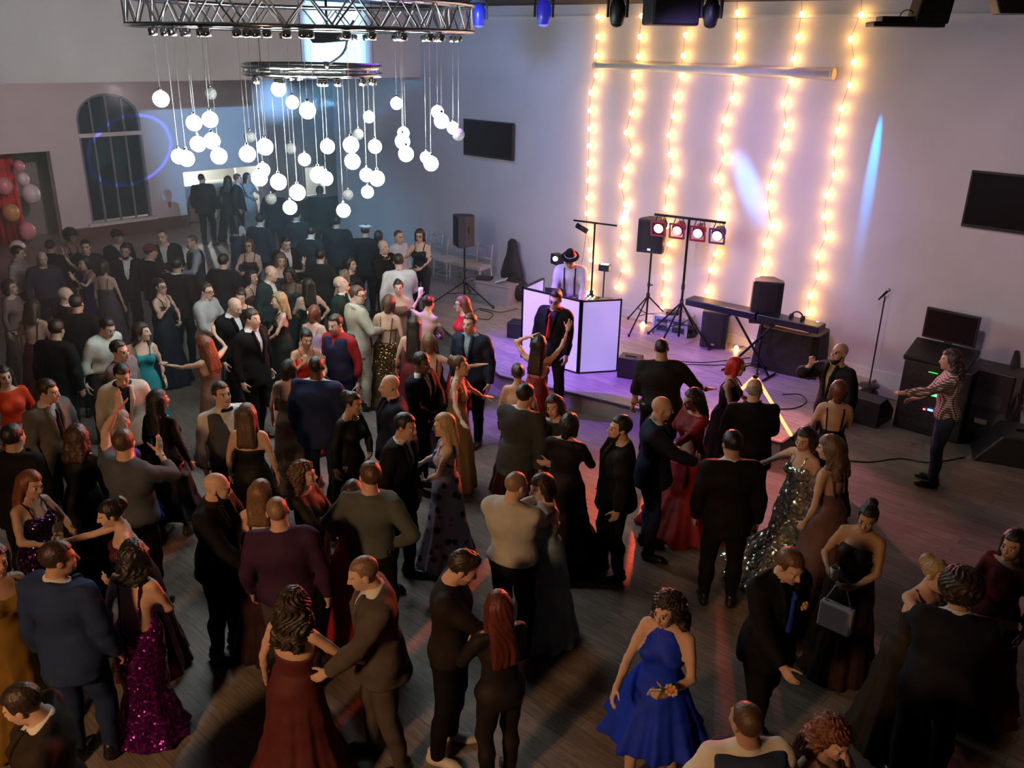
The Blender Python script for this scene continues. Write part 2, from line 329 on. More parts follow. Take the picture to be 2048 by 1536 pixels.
for i, (px, py, r, c) in enumerate(((46, 358, .15, 0), (62, 388, .22, 0), (22, 425, .2, 2), (55, 462, .2, 1), (36, 498, .2, 0), (8, 372, .2, 1), (38, 332, .13, 1))):
    p = lw(px, py, -.38)
    m = MB(); m.sph((0, 0, 0), r, 16, 12, (1, 1, 1.15)); o = m.build('balloon', BAL[c]); o.location = p
    tag(o, ['small white balloon at the upper edge of the red backdrop', 'large white balloon on the right edge of the red backdrop', 'gold balloon halfway down the red backdrop', 'pink balloon low on the right edge of the red backdrop', 'white balloon near the floor at the red backdrop', 'pink balloon at the left side of the red backdrop', 'small pink balloon topmost on the red backdrop'][i], 'balloon', 'balloons on the red backdrop')
    k = MB(); k.lathe([(.012, -r * 1.22), (.004, -r * 1.13)], n=8); k.build('knot', BAL[c], o)
# the bar recess
m = MB(); m.frame(lpt((b0 + b1) / 2, zb / 2, -3.0), (L3, M3, (0, 0, 1)), (b1 - b0 + 4, .1, zb + 1)); struct(m.build('wall_bar', mat('white bar wall', (.8, .8, .78), .7, noise=.03)))
m = MB(); m.frame(lpt((b0 + b1) / 2, zb + .35, -1.6), (L3, M3, (0, 0, 1)), (b1 - b0 + 4, 2.7, .08)); struct(m.build('ceiling_bar', mat('white bar ceiling', (.8, .8, .78), .7, noise=.03)))
lamp('bar_lamp', 'POINT', lpt((b0 + b1) / 2, zb - .1, -1.8), 190, (.95, 1, .86), size=.15)
lamp('bar_window_lamp', 'POINT', lpt((v0 + v1) / 2, zv1 - .1, -1.0), 90, (.93, 1, .92), size=.15)
m = MB(); m.frame(lpt((v0 + v1) / 2, 1.6, -2.0), (L3, M3, (0, 0, 1)), (3.2, .1, 3.2)); struct(m.build('wall_kitchen', mat('white kitchen wall', (.8, .8, .8), .7, noise=.03)))
bc = thing('bar_counter', 'pale bar counter in the lit opening of the far wall', 'counter', lpt((b0 + b1) / 2, 0, -.8), math.atan2(L3[1], L3[0]))
m = MB(); m.box((0, 0, .5), (b1 - b0 - .2, .5, 1.0)); m.build('body', mat('bar front', (.35, .33, .30), .6, noise=.1), bc, .01)
m = MB(); m.box((0, 0, 1.03), (b1 - b0, .62, .05)); m.build('counter_top', mat('bar top', (.6, .6, .55), .35, noise=.1), bc, .01)
# window frame round the kitchen hatch
hw = thing('window_2', 'x', 'x'); del hw['label']; del hw['category']; hw['kind'] = 'structure'
for (t, z, st, sz) in (((v0 + v1) / 2, zv0, v1 - v0 + .1, .07), ((v0 + v1) / 2, zv1, v1 - v0 + .1, .07), (v0, (zv0 + zv1) / 2, .07, zv1 - zv0), (v1, (zv0 + zv1) / 2, .07, zv1 - zv0)):
    m = MB(); m.frame(lpt(t, z, .01), (L3, M3, (0, 0, 1)), (st, .06, sz)); m.build('window_frame', TRIM, hw)
# a small notice on the wall
m = MB(); p = lw(338, 402, .015); m.frame(p, (L3, M3, (0, 0, 1)), (.42, .02, .55)); o = m.build('wall_notice', mat('notice paper', (.62, .60, .60), .7, noise=.05)); tag(o, 'pale paper notice with small red print on far wall beside window', 'notice')
k = MB(); k.frame(p + M3 * .012 - np.array([0, 0, .1]), (L3, M3, (0, 0, 1)), (.08, .004, .16)); k.build('red_print', mat('red print', (.5, .05, .05), .7), o)
# stage
stage = [(-4.46, 22.09), (-.19, 12.75), (3.55, 10.47), (5.75, 12.95)]
A = wallpt(s_end, 0)[:2]; D = wallpt(spos((5.75, 12.95, 0)), 0)[:2]
poly = [tuple(A), (-.19, 12.75), (3.55, 10.47), tuple(D)]
m = MB(); m.prism(poly, .0, ST - .03); stg = struct(m.build('floor_stage', STAGESIDE))
m = MB(); m.prism([(x * 1.0, y) for x, y in poly], ST - .03, ST); m.build('stage_deck', STAGEFL, stg)
for a, b in ((poly[0], poly[1]), (poly[1], poly[2]), (poly[2], poly[3])):
    a3 = np.array([*a, ST - .012]); b3 = np.array([*b, ST - .012]); d = b3 - a3; L = np.linalg.norm(d); d /= L; nn = np.array([d[1], -d[0], 0])
    m = MB(); m.frame((a3 + b3) / 2 + nn * .008, (d, nn, (0, 0, 1)), (L, .03, .03)); m.build('stage_edge', mat('dark edge strip', (.05, .045, .045), .5), stg)
# ================================================================ RING TRUSSES AND GLOBES
Yc = 11.6
def atY(px, py, Y): r = ray(px, py); return O + r * (Y / r[1])
cL = atY(612, 58, Yc); RL = 2.06; zL0 = cL[2]; zL1 = zL0 + .30
cS = atY(626, 147, Yc); RS = .83; zS = cS[2]
rod = MB().cyl((0, 0, 0), (0, 0, 1), 1., n=8); _ro = rod.build('rod', CHROME); ROD = _ro.data; bpy.data.objects.remove(_ro)
def rodmesh(m):
    me = ROD.copy(); me.materials.clear(); me.materials.append(m); return me
RODCH = rodmesh(CHROME); RODAL = rodmesh(ALU); RODBK = rodmesh(BLKMETAL); RODCORD = rodmesh(CORD)
tr = thing('ring_truss', 'large chrome ring truss with diagonal bracing under the black ceiling', 'truss', (cL[0], cL[1], zL0))
for (R, z) in ((RL, 0), (RL, .30), (RL - .28, 0), (RL - .28, .30)):
    m = MB(); m.torus((0, 0, 0), R, .026, 72, 10, z); m.build('chord', CHROME, tr)
nb = 26
for R in (RL, RL - .28):
    for i in range(nb):
        a0 = 2 * math.pi * i / nb; a1 = 2 * math.pi * (i + .5) / nb; a2 = 2 * math.pi * (i + 1) / nb
        P = lambda a, z: (R * math.cos(a), R * math.sin(a), z)
        between(RODAL, 'brace', tr, P(a0, 0), P(a1, .30), .011); between(RODAL, 'brace', tr, P(a1, .30), P(a2, 0), .011)
for i in range(nb):
    a0 = 2 * math.pi * i / nb
    for z in (0, .30): between(RODAL, 'cross_bar', tr, (RL * math.cos(a0), RL * math.sin(a0), z), ((RL - .28) * math.cos(a0), (RL - .28) * math.sin(a0), z), .010)
for i in range(4):
    a = math.pi / 4 + i * math.pi / 2; between(RODBK, 'hanging_cable', tr, (RL * math.cos(a), RL * math.sin(a), .30), (RL * math.cos(a), RL * math.sin(a), CEIL - zL0), .006)
sr_ = thing('small_ring_truss', 'small chrome double ring hanging among the globe lights', 'truss', (cS[0], cS[1], zS))
for z, r in ((0, .032), (.085, .036)):
    m = MB(); m.torus((0, 0, 0), RS, r, 56, 10, z); m.build('chord', CHROME, sr_)
for i in range(14):
    a = 2 * math.pi * i / 14; between(RODAL, 'spacer', sr_, (RS * math.cos(a), RS * math.sin(a), 0), (RS * math.cos(a), RS * math.sin(a), .085), .016)
for i in range(3):
    a = .6 + 2 * math.pi * i / 3; between(RODBK, 'hanging_cable', sr_, (RS * math.cos(a), RS * math.sin(a), .085), (RS * math.cos(a), RS * math.sin(a), CEIL - zS), .004)
m = MB(); q0 = np.array([RS * .4, -RS * .92, .12]); q1 = np.array([RS * .75, -RS * .2, .62]); pts = [q0 + (q1 - q0) * t + np.array([.06 * math.sin(t * 5), 0, -.05 * math.sin(t * 3.1)]) for t in np.linspace(0, 1, 14)]
m.tube(pts, .014); m.build('power_cable', mat('grey cable', (.35, .35, .36), .4, .3), sr_)
m = MB(); m.cyl(q0 - np.array([0, 0, .06]), q0 + np.array([0, 0, .04]), .035); m.build('cable_clamp', ALU, sr_)
LIT = mat('lit glass globe', (.9, .9, .9), .3, emit=(.88, 1.0, .99), es=44.)
DIM = mat('bubble glass globe', (.75, .78, .78), .15, noise=.25, scale=60, bump=.6, trans=.35)
GL = [(322,198,28,1),(388,246,26,1),(420,239,26,1),(396,288,24,1),(424,282,28,1),(438,312,28,1),(358,313,24,1),(373,317,26,1),(495,308,24,1),(530,294,30,1),(557,178,24,1),(585,205,22,1),(615,221,26,1),(609,319,22,1),(655,293,24,1),(519,356,28,1),(526,340,24,1),(557,364,26,1),(595,385,26,1),(580,415,24,1),(636,350,26,1),(652,357,24,1),(702,290,26,1),(705,323,28,1),(738,234,20,1),(750,293,24,1),(793,207,20,1),(733,350,24,1),(754,357,26,1),(735,384,22,1),(687,421,24,1),(807,266,20,1),(805,283,24,1),(812,308,26,1),(852,315,20,1),(862,327,26,1),(875,224,22,1),(883,242,24,1),(906,256,20,1),(421,187,20,0),(500,274,16,0),(581,297,18,0),(716,269,16,0),(542,398,18,0),(696,390,18,0),(917,269,20,0)]
ORD = ['first', 'second', 'third', 'fourth', 'fifth', 'sixth', 'seventh', 'eighth', 'ninth', 'tenth', 'eleventh', 'twelfth', 'thirteenth', 'fourteenth', 'fifteenth', 'sixteenth', 'seventeenth', 'eighteenth', 'nineteenth', 'twentieth']
ORD += ['twenty-' + w for w in ORD[:9]] + ['thirtieth'] + ['thirty-' + w for w in ORD[:9]] + ['fortieth']
GR = .086
gm = {}
for k, mt_ in ((1, LIT), (0, DIM)):
    o = MB().sph((0, 0, 0), GR, 16, 10).build('globe', mt_); gm[k] = o.data; bpy.data.objects.remove(o)
cap = MB(); cap.lathe([(.045, 0), (.05, .02), (.05, .07), (.02, .085)], n=14); _c = cap.build('canopy', CHROME); CAPM = _c.data; bpy.data.objects.remove(_c)
soc = MB(); soc.lathe([(.016, 0), (.018, .03), (.006, .045)], n=10); _c = soc.build('socket', CHROME); SOCM = _c.data; bpy.data.objects.remove(_c)
GL.sort(); nl = nd = 0
for (px, py, d, lit) in GL:
    r = ray(px, py); rh = r[:2]; best = None; want = 262. / d
    for (c, R, z) in ((cL, RL, zL0), (cL, RL - .28, zL0), (cS, RS, zS)):
        a = rh @ rh; b = -2 * rh @ c[:2]; cc = c[:2] @ c[:2] - R * R; D = b * b - 4 * a * cc
        ts = [(-b - math.sqrt(D)) / 2 / a, (-b + math.sqrt(D)) / 2 / a] if D > 0 else [-b / 2 / a]
        for t in ts:
            e = abs(t * r[1] - want) + (0 if D > 0 else 3 * math.sqrt(-D)) + (.3 if R == RL - .28 else 0)
            if best is None or e < best[0]: best = (e, t, z)
    p = O + r * best[1]; zt = best[2] - .03
    if lit:
        lab = 'lit white globe lamp on a thin cord, %s lit globe from the left' % ORD[nl]; nl += 1
    else:
        lab = 'unlit bubble glass globe on a thin cord, %s unlit globe from the left' % ORD[nd]; nd += 1
    t = thing('pendant_globe', lab, 'pendant lamp', (p[0], p[1], zt - .085), group='globe lamps hanging from the ring trusses')
    inst(gm[lit], 'globe', t, (0, 0, p[2] - (zt - .085))); inst(CAPM, 'canopy', t)
    inst(SOCM, 'socket', t, (0, 0, p[2] + GR - .01 - (zt - .085))); between(RODAL, 'cord', t, (0, 0, p[2] + GR - (zt - .085)), (0, 0, 0), .0022)
# ================================================================ STAGE WALL: strings of bulbs
BULB = mat('warm bulb', (1, .8, .5), .3, emit=(1.0, .50, .13), es=38.)
def c3(L): return [(1100 + x / 3.135, y / 3.135) for x, y in L]
def c6(L): return [(1200 + x / 3.84, 400 + y / 3.84) for x, y in L]
STR = [c3([(300,105),(300,230),(290,350),(290,475),(255,580),(250,695),(248,808),(245,915),(243,1025),(240,1130),(235,1240),(232,1340),(232,1450)]) + [(1180,500),(1182,520),(1178,556),(1176,585)],
 c3([(575,100),(563,230),(555,355),(525,475),(535,597),(510,710),(478,832),(515,945),(472,1060),(447,1167),(470,1280),(445,1390)]) + c6([(170,285),(145,420),(175,540),(125,670)]),
 c3([(870,105),(850,220),(835,350),(820,475),(785,607),(772,730),(745,850),(750,970),(765,1078),(730,1200),(725,1310),(735,1420)]) + c6([(530,340),(487,465),(490,595),(483,725),(475,830)]),
 c3([(1175,80),(1175,225),(1165,357),(1160,490),(1140,622),(1090,755),(1070,880),(1090,1000),(1042,1130),(1080,1245),(1060,1370)]) + c6([(915,110),(900,260),(885,415),(848,540),(820,700),(800,790)]),
 c3([(1578,90),(1553,232),(1525,370),(1512,510),(1465,648),(1480,787),(1455,912),(1408,1045),(1370,1175),(1365,1295),(1390,1430)]) + c6([(1320,200),(1265,345),(1260,490),(1225,600),(1200,720),(1160,850)]),
 c3([(1950,93),(1887,245),(1905,390),(1880,535),(1825,683),(1803,820),(1780,960),(1785,1098),(1735,1225),(1720,1360),(1733,1490)]) + c6([(1740,290),(1668,435),(1680,595),(1610,740),(1600,870),(1560,1000)])]
bb = MB(); bb.sph((0, 0, 0), .036, 8, 6, (1, 1, 1.15)); _b = bb.build('bulb', BULB); BULBM = _b.data; bpy.data.objects.remove(_b)
rg = random.Random(3)
for i, S in enumerate(STR):
    t = thing('string_light', ['leftmost vertical string of warm bulbs, beside the crossbar stand', 'second string of warm bulbs from the left on stage wall', 'third string of warm bulbs from left, behind the tall speaker', 'fourth string of warm bulbs from left, above the light bar', 'fifth string of warm bulbs from left, beside the blue-white light patch', 'rightmost string of warm bulbs, nearest the blue light streak'][i], 'string lights', wallpt(spos(bw(*S[0])), CEIL - .2, .05), group='strings of bulbs on the stage wall')
    o0 = np.array(t.location); pts = [np.array([0, 0, .2])]
    for (px, py) in S:
        p = bw(px, py, .11) - o0; pts.append(p); inst(BULBM, 'bulb', t, p)
    m = MB(); m.tube([q + np.array([0, 0, .03]) + N3 * .01 for q in pts], .0025, 5); m.build('cord', CORD, t)
for (px, py, z) in ((1497, 672, .33), (1473, 694, .30), (1286, 646, .30)):
    p = g(px, py, z); t = thing('floor_bulb', {1497: 'warm bulb on the stage floor under the keyboard', 1473: 'warm bulb lying on stage floor right of the floor speaker', 1286: 'warm bulb on the stage floor at the left tripod'}[px], 'bulb', (p[0], p[1], ST), group='loose bulbs on the stage floor')
    inst(BULBM, 'bulb', t, (0, 0, .035)); m = MB(); m.tube([(0, 0, .035), (.05, .1, .012), (.2, .22, .01), (.4, .3, .01)], .004, 5); m.build('cord', CORD, t)
# projection screen case
a = bw(1193, 133, .12); b = bw(1665, 145, .12); zz = (a[2] + b[2]) / 2; a[2] = b[2] = zz
ps = thing('projection_screen', 'white roll-up projection screen tube high on the stage wall', 'screen', (a + b) / 2)
WHITEP = mat('white enamel', (.72, .72, .72), .4, noise=.03)
m = MB(); c0 = (a + b) / 2; m.cyl(a - c0, b - c0, .075, n=18); m.build('case', WHITEP, ps)
for e in (a, b):
    m = MB(); d = (e - c0) / np.linalg.norm(e - c0); m.cyl(e - c0 - d * .01, e - c0 + d * .03, .085, n=18); m.build('end_cap', mat('cream cap', (.7, .62, .45), .5), ps)
    m = MB(); m.frame(e - c0 - N3 * .07 - d * .2, (U3, N3, (0, 0, 1)), (.05, .12, .1)); m.build('bracket', WHITEP, ps)
# televisions
def tv(px0, px1, label):
    p0 = bw(*px0, .1); p1 = bw(*px1, .1); s0, s1 = spos(p0), spos(p1); z0, z1 = p1[2], p0[2]; c = wallpt((s0 + s1) / 2, (z0 + z1) / 2, .10); w = s1 - s0; h = z1 - z0
    t = thing('television', label, 'television', c, ANG, 'wall televisions')      # local -Y faces the hall
    m = MB(); m.box((0, 0, 0), (w, .05, h)); m.build('housing', BLACK, t, .008)
    m = MB(); m.box((0, -.027, .01), (w - .05, .006, h - .07)); m.build('screen', GLASSBLK, t)
    m = MB(); m.box((0, .055, 0), (.4, .07, .3)); m.build('wall_mount', BLKMETAL, t)
tv((928, 237), (1026, 322), 'dark wall television left of the bulb strings')
tv((1945, 340), (2085, 474), 'large dark wall television cut by the right picture edge')
# ================================================================ CEILING FIXTURES
BLUEGL = mat('blue lens', (.1, .1, .8), .2, emit=(.10, .12, 1.0), es=1.6)
def movinghead(px, py, Y, label, lens):
    p = atY(px, py, Y); t = thing('moving_light', label, 'stage light', (p[0], p[1], CEIL), group='stage lights on the ceiling')
    m = MB(); m.box((0, 0, -.06), (.22, .22, .12)); m.build('base', BLACK, t, .01)
    for s in (-1, 1):
        m = MB(); m.box((s * .12, 0, -.22), (.03, .09, .26)); m.build('yoke_arm', BLACK, t, .008)
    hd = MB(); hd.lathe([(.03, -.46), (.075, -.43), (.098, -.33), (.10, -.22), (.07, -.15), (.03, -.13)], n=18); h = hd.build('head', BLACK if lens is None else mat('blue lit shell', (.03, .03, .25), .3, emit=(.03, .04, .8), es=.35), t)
    m = MB(); m.lathe([(.07, -.437), (.05, -.455), (.01, -.468)], n=16); m.build('lens', lens or GLASSBLK, h)
movinghead(958, 14, 14.4, 'blue glowing round stage light on the ceiling, just right of the ring truss', BLUEGL)
movinghead(1088, 10, 12.6, 'blue glowing round stage light on ceiling, left of the bulb strings', BLUEGL)
movinghead(1236, 8, 12.0, 'black round stage light left of the hanging ceiling loudspeaker', None)
movinghead(1424, 8, 11.6, 'black round stage light right of the hanging ceiling loudspeaker', None)
p = atY(1343, 6, 11.8)
t = thing('ceiling_speaker', 'black hanging loudspeaker between two round stage lights', 'loudspeaker', (p[0], p[1], CEIL), .2)
m = MB(); m.box((0, 0, -.26), (.62, .4, .36)); m.build('cabinet', BLACK, t, .03); m = MB(); m.box((0, -.205, -.26), (.56, .02, .30)); m.build('grille', GRILLE, t); m = MB(); m.box((0, 0, -.04), (.3, .06, .09)); m.build('bracket', BLKMETAL, t)
p = atY(655, 74, 14.5)
t = thing('hanging_projector', 'black hanging box light below the ring truss', 'projector', (p[0], p[1], CEIL), -.3)
m = MB(); zb_ = p[2] - CEIL
m.add([(-.3, -.2, zb_ + .08), (.3, -.2, zb_ + .08), (.3, .2, zb_ + .08), (-.3, .2, zb_ + .08), (-.17, -.17, zb_ - .09), (.28, -.17, zb_ - .05), (.28, .17, zb_ - .05), (-.17, .17, zb_ - .09)], [(0, 1, 2, 3), (7, 6, 5, 4), (0, 4, 5, 1), (1, 5, 6, 2), (2, 6, 7, 3), (3, 7, 4, 0)]); m.build('housing', BLACK, t, .01)
between(RODBK, 'drop_pole', t, (0, 0, zb_), (0, 0, 0), .02)
m = MB(); m.cyl((.28, 0, zb_ + .02), (.33, 0, zb_ + .02), .05); m.build('lens', GLASSBLK, t)
p = atY(1838, 28, 10.2)
t = thing('ceiling_projector', 'black ceiling fixture with a flat shelf at upper right', 'projector', (p[0], p[1], CEIL), -.15); zb_ = p[2] - CEIL
m = MB(); m.add([(-.02, -.2, 0), (.30, -.2, 0), (.30, .2, 0), (-.02, .2, 0), (-.08, -.2, zb_ - .10), (.26, -.2, zb_ - .10), (.26, .2, zb_ - .10), (-.08, .2, zb_ - .10)], [(0, 1, 2, 3), (7, 6, 5, 4), (0, 4, 5, 1), (1, 5, 6, 2), (2, 6, 7, 3), (3, 7, 4, 0)]); m.build('housing', BLACK, t, .015)
m = MB(); m.box((-.13, 0, zb_ - .11), (.72, .42, .05)); m.build('shelf', BLACK, t, .01); m = MB(); m.box((-.2, 0, zb_ - .06), (.4, .3, .06)); m.build('plate', BLACK, t, .01)
m = MB(); m.tube([(-.12 + .07 * math.cos(q), 0, zb_ - .03 + .07 * math.sin(q)) for q in np.linspace(0, math.pi, 12)], .006); m.build('cable_loop', CORD, t)
p = atY(2035, 15, 9.2)
t = thing('corner_speaker', 'black box hanging in the upper right corner', 'loudspeaker', (p[0], p[1], CEIL), -.3); zb_ = p[2] - CEIL
m = MB(); m.add([(-.32, -.2, 0), (.3, -.2, 0), (.3, .2, 0), (-.32, .2, 0), (-.18, -.2, zb_ - .06), (.3, -.2, zb_ - .06), (.3, .2, zb_ - .06), (-.18, .2, zb_ - .06)], [(0, 1, 2, 3), (7, 6, 5, 4), (0, 4, 5, 1), (1, 5, 6, 2), (2, 6, 7, 3), (3, 7, 4, 0)]); m.build('cabinet', BLACK, t, .015)
m = MB(); m.box((.02, -.21, zb_ / 2), (.4, .02, .25)); m.build('grille', GRILLE, t)
# beams of the effect lights, plus an added haze tint
def fromceil(px, py, Y): q = atY(px, py, Y); return np.array((q[0] + .05, q[1] + .25, 5.15))
tgt = bw(1757, 300); b0_ = tgt + N3 * .9 - U3 * .1; b0_[2] = 5.2
lamp('beam_cyan', 'SPOT', b0_, 800, (.0, .36, 1.0), bw(1745, 335), .01, 70, .1, (.055, .30, 0.0, .7, 0))
lamp('beam_pattern', 'SPOT', fromceil(1236, 8, 12.0), 2200, (.10, .32, 1.0), bw(1498, 372), .01, 30, .2, (.065, .17, .60, .7, 0))
lamp('beam_small', 'SPOT', fromceil(1088, 8, 12.6), 2200, (.32, .45, 1.0), bw(1250, 428), .01, 16, .2, (.020, .045, -.5, .6, 0))
sofp = plane(672, 95, SP, M3)
lamp('beam_soffit', 'SPOT', (-.6, 14.2, 5.0), 7500, (.24, .55, 1.0), sofp, .02, 40, .2, (.17, .50, 0, .5, 0))
lamp('beam_far_wall', 'SPOT', (-2.6, 13.2, 4.2), 26000, (.22, .52, 1.0), lw(550, 200), .02, 30, .2, (.055, .055, 0, .75, 0))
lamp('added_haze_tint', 'SPOT', (-2.7, 13.3, 5.0), 1700, (.22, .60, .96), (-4.9, 20.0, .2), .05, 48, 1.)  # added blue spot to colour the haze and far crowd, no fixture seen
lamp('beam_outline', 'SPOT', (-1.6, 13.6, 4.15), 16000, (.06, .10, 1.0), lw(262, 300), .005, 34, .1, (.085, .060, .4, .7, .07))
# ================================================================ STAGE GEAR
def tripod(t, hub, spread, legs, az0=0., r=.016, me=None):
    me = me or RODBK
    for i in range(legs):
        a = az0 + 2 * math.pi * i / legs; tip = (spread * math.cos(a), spread * math.sin(a), .02)
        between(me, 'leg', t, (0, 0, hub), tip, r); between(me, 'brace', t, (0, 0, hub * .45), tuple(q * .55 + (0, 0, hub * .45)[k] * 0 for k, q in enumerate((tip[0], tip[1], hub * .9))), r * .6)
        m = MB(); m.cyl((tip[0], tip[1], 0), (tip[0], tip[1], .05), r * 1.5); m.build('rubber_foot', BLACK, t)
    m = MB(); m.cyl((0, 0, hub - .05), (0, 0, hub + .05), .035); m.build('collar', BLACK, t)
SPK = mat('speaker shell', (.028, .027, .030), .55, noise=.1, scale=40)
def cabinet(t, z, w, d, h, az, led=False, pole_z=None, shell=None):
    # az: direction the grille faces (world)
    c, s = math.cos(az), math.sin(az)
    def tf(p): x, y, zz = p; return (c * x - s * y, s * x + c * y, zz)    # x forward
    poly = [(d / 2, -w / 2), (d / 2, w / 2), (d * .1, w / 2), (-d / 2, w * .24), (-d / 2, -w * .24), (d * .1, -w / 2)]
    m = MB(); m.prism(poly, z, z + h, tf); body = m.build('cabinet', shell or SPK, t, .015)
    m = MB(); m.prism([(d / 2, -w * .46), (d / 2 + .02, -w * .3), (d / 2 + .026, 0), (d / 2 + .02, w * .3), (d / 2, w * .46)], z + .03, z + h - .03, tf); gr = m.build('grille', GRILLE, t)
    for sgn in (-1, 1):
        m = MB(); a = tf((-.12 * d, sgn * w * .42, z + h * .55)); m.box(a, (.03, .03, h * .22), az); m.build('handle', BLACK, t, .006)
    m = MB(); m.box(tf((d / 2 + .022, 0, z + .07)), (.012, .05, .03), az); m.build('badge', mat('blue led', (.1, .3, .9), .3, emit=(.15, .5, 1.0), es=9.) if led else ALU, t)
def speaker_on_stand(px, py, ptop, pbot, label, az, stand_label, spread, hub, az0, w=.38, d=.36, led=False, legm=None):
    b = g(px, py, ST); z0 = zfor(b, pbot) - ST; z1 = zfor(b, ptop) - ST
    t = thing('speaker_stand', stand_label, 'speaker stand', b, group='tripod speaker stands')
    between(RODBK, 'pole', t, (0, 0, .1), (0, 0, z0 + .04), .018); tripod(t, hub, spread, 3, az0, .014, legm)
    m = MB(); m.cyl((0, 0, z0 * .55), (0, 0, z0 * .55 + .07), .028); m.build('height_collar', BLACK, t); m = MB(); m.cyl((.02, 0, z0 * .55 + .03), (.07, 0, z0 * .55 + .03), .012); m.build('knob', BLACK, t)
    s = thing('loudspeaker', label, 'loudspeaker', (b[0], b[1], ST + z0), group='loudspeakers on tripod stands'); cabinet(s, 0, w, d, z1 - z0, az, led)
    return b, z0, z1
speaker_on_stand(929, 604, 430, 492, 'grey-black loudspeaker on a stand before the row of white chairs', math.radians(200), 'tripod stand with one shiny leg before the white chairs', .72, .42, -.62, led=False)
b2, _, _ = speaker_on_stand(1291, 657, 436, 502, 'black loudspeaker on a tall stand at the left end of light bar', math.radians(-112), 'black tripod stand behind the right end of the disc jockey booth', .62, .62, -2.2, w=.46, d=.4, led=True)
speaker_on_stand(1513, 742, 558, 642, 'black loudspeaker on a pole in front of the keyboard', math.radians(-100), 'slim black speaker pole beside the black cloth covered crate', .22, .12, 0.3, w=.46, d=.38)
# floor speaker
b = g(1428, 690, ST); t = thing('floor_speaker', 'black loudspeaker standing on the stage under the keyboard left end', 'loudspeaker', b); cabinet(t, .01, .45, .42, zfor(b, 620) - ST, math.radians(-110), led=False)
# light bar with four par lamps
b = g(1356, 684, ST); zt = zfor(b, 437) - ST
t = thing('light_bar_stand', 'black T-bar stand with four glowing red and white stage lamps', 'light stand', b)
between(RODBK, 'pole', t, (0, 0, .1), (0, 0, zt), .022); tripod(t, .72, .62, 4, -2.3, .017)
m = MB(); m.cyl((0, 0, .95), (0, 0, 1.03), .032); m.build('height_collar', BLACK, t)
e0 = np.array(plane(1330, 432, b, np.array([0, 1., 0]))) - b; e1 = np.array(plane(1445, 444, b, np.array([0, 1., 0]))) - b
bar_d = np.array([.86, -.51, 0.]); half = .62
between(RODBK, 'cross_bar', t, tuple(-bar_d * half + np.array([0, 0, zt])), tuple(bar_d * half + np.array([0, 0, zt])), .022)
fw = np.array([-.42, -.88, -.22]); fw /= np.linalg.norm(fw); sd = np.cross(fw, [0, 0, 1]); sd /= np.linalg.norm(sd); up = np.cross(sd, fw)
for i, (k, col, es) in enumerate(((-.50, (1, .45, .18), 3.), (-.17, (1, .10, .10), 2.6), (.19, (1, .10, .16), 3.), (.52, (1, .75, .95), 4.))):
    c = bar_d * half * k * 1.62 + np.array([0, 0, zt - .19])
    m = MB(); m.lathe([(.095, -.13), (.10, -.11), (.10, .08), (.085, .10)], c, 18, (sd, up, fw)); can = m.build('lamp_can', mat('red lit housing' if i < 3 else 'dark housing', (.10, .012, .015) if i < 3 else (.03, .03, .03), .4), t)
    m = MB(); m.lathe([(.082, .085), (.08, .105), (.03, .118)], c, 18, (sd, up, fw)); m.build('lens', mat('lamp lens %d' % i, (.9, .8, .8), .3, emit=(1, .16 + .6 * col[1], .14 + .7 * col[2]), es=es), can)
    m = MB()
    for (ox, oy, sx, sy) in ((0, .12, .26, .03), (0, -.12, .26, .03), (.12, 0, .03, .24), (-.12, 0, .03, .24)): m.frame(c + sd * ox + up * oy + fw * .11, (sd, up, fw), (sx, sy, .015))
    m.build('gel_frame', mat('red gel frame' if i < 3 else 'violet gel frame', (.35, .02, .04) if i < 3 else (.12, .05, .2), .4), can)
    for s in (-1, 1): between(RODBK, 'yoke_arm', can, tuple(c + sd * s * .115), tuple(c + sd * s * .06 + np.array([0, 0, .19])), .008)
    m = MB(); m.tube([c + np.array([.05 * s2, 0, .17 - .1 * math.sin(s2 * 3.1)]) for s2 in np.linspace(0, 1, 8)], .005); m.build('cable', CORD, can)
    P = np.array(b) + c + fw * .16
    if i in (1, 2): lamp('par_beam', 'SPOT', P, (2800, 3200)[i - 1], (1, .085, .03), ((-3.6, 9.5, 1.35), (-1.0, 6.0, 1.2))[i - 1], .08, 46, .9)
    if i == 3: lamp('par_beam', 'SPOT', P, 800, (1, .32, .42), (4.6, 7.4, .2), .08, 62, 1.)
    if i == 0: lamp('par_beam', 'SPOT', P, 300, (1, .25, .07), (-5.5, 9.0, 1.3), .08, 50, .9)
# crossbar stand behind the DJ
b = g(1180, 632, ST); zt = zfor(b, 446) - ST
t = thing('crossbar_stand', 'black T-shaped stand with one small lamp behind the disc jockey', 'light stand', b)
between(RODBK, 'pole', t, (0, 0, .05), (0, 0, zt), .017); between(RODBK, 'cross_bar', t, tuple(-bar_d * .44 + np.array([0, 0, zt])), tuple(bar_d * .44 + np.array([0, 0, zt])), .017); tripod(t, .45, .4, 3, .4)
m = MB(); c = -bar_d * .26 + np.array([0, 0, zt - .13]); m.cyl(c + np.array([-.1, .05, .05]), c + np.array([.1, -.05, -.05]), .05); m.build('small_lamp', BLACK, t)
m = MB(); m.tube([c, c + np.array([.08, 0, -.1]), c + np.array([.05, 0, -.5]), c + np.array([.0, .1, -.9])], .004); m.build('cable', CORD, t)
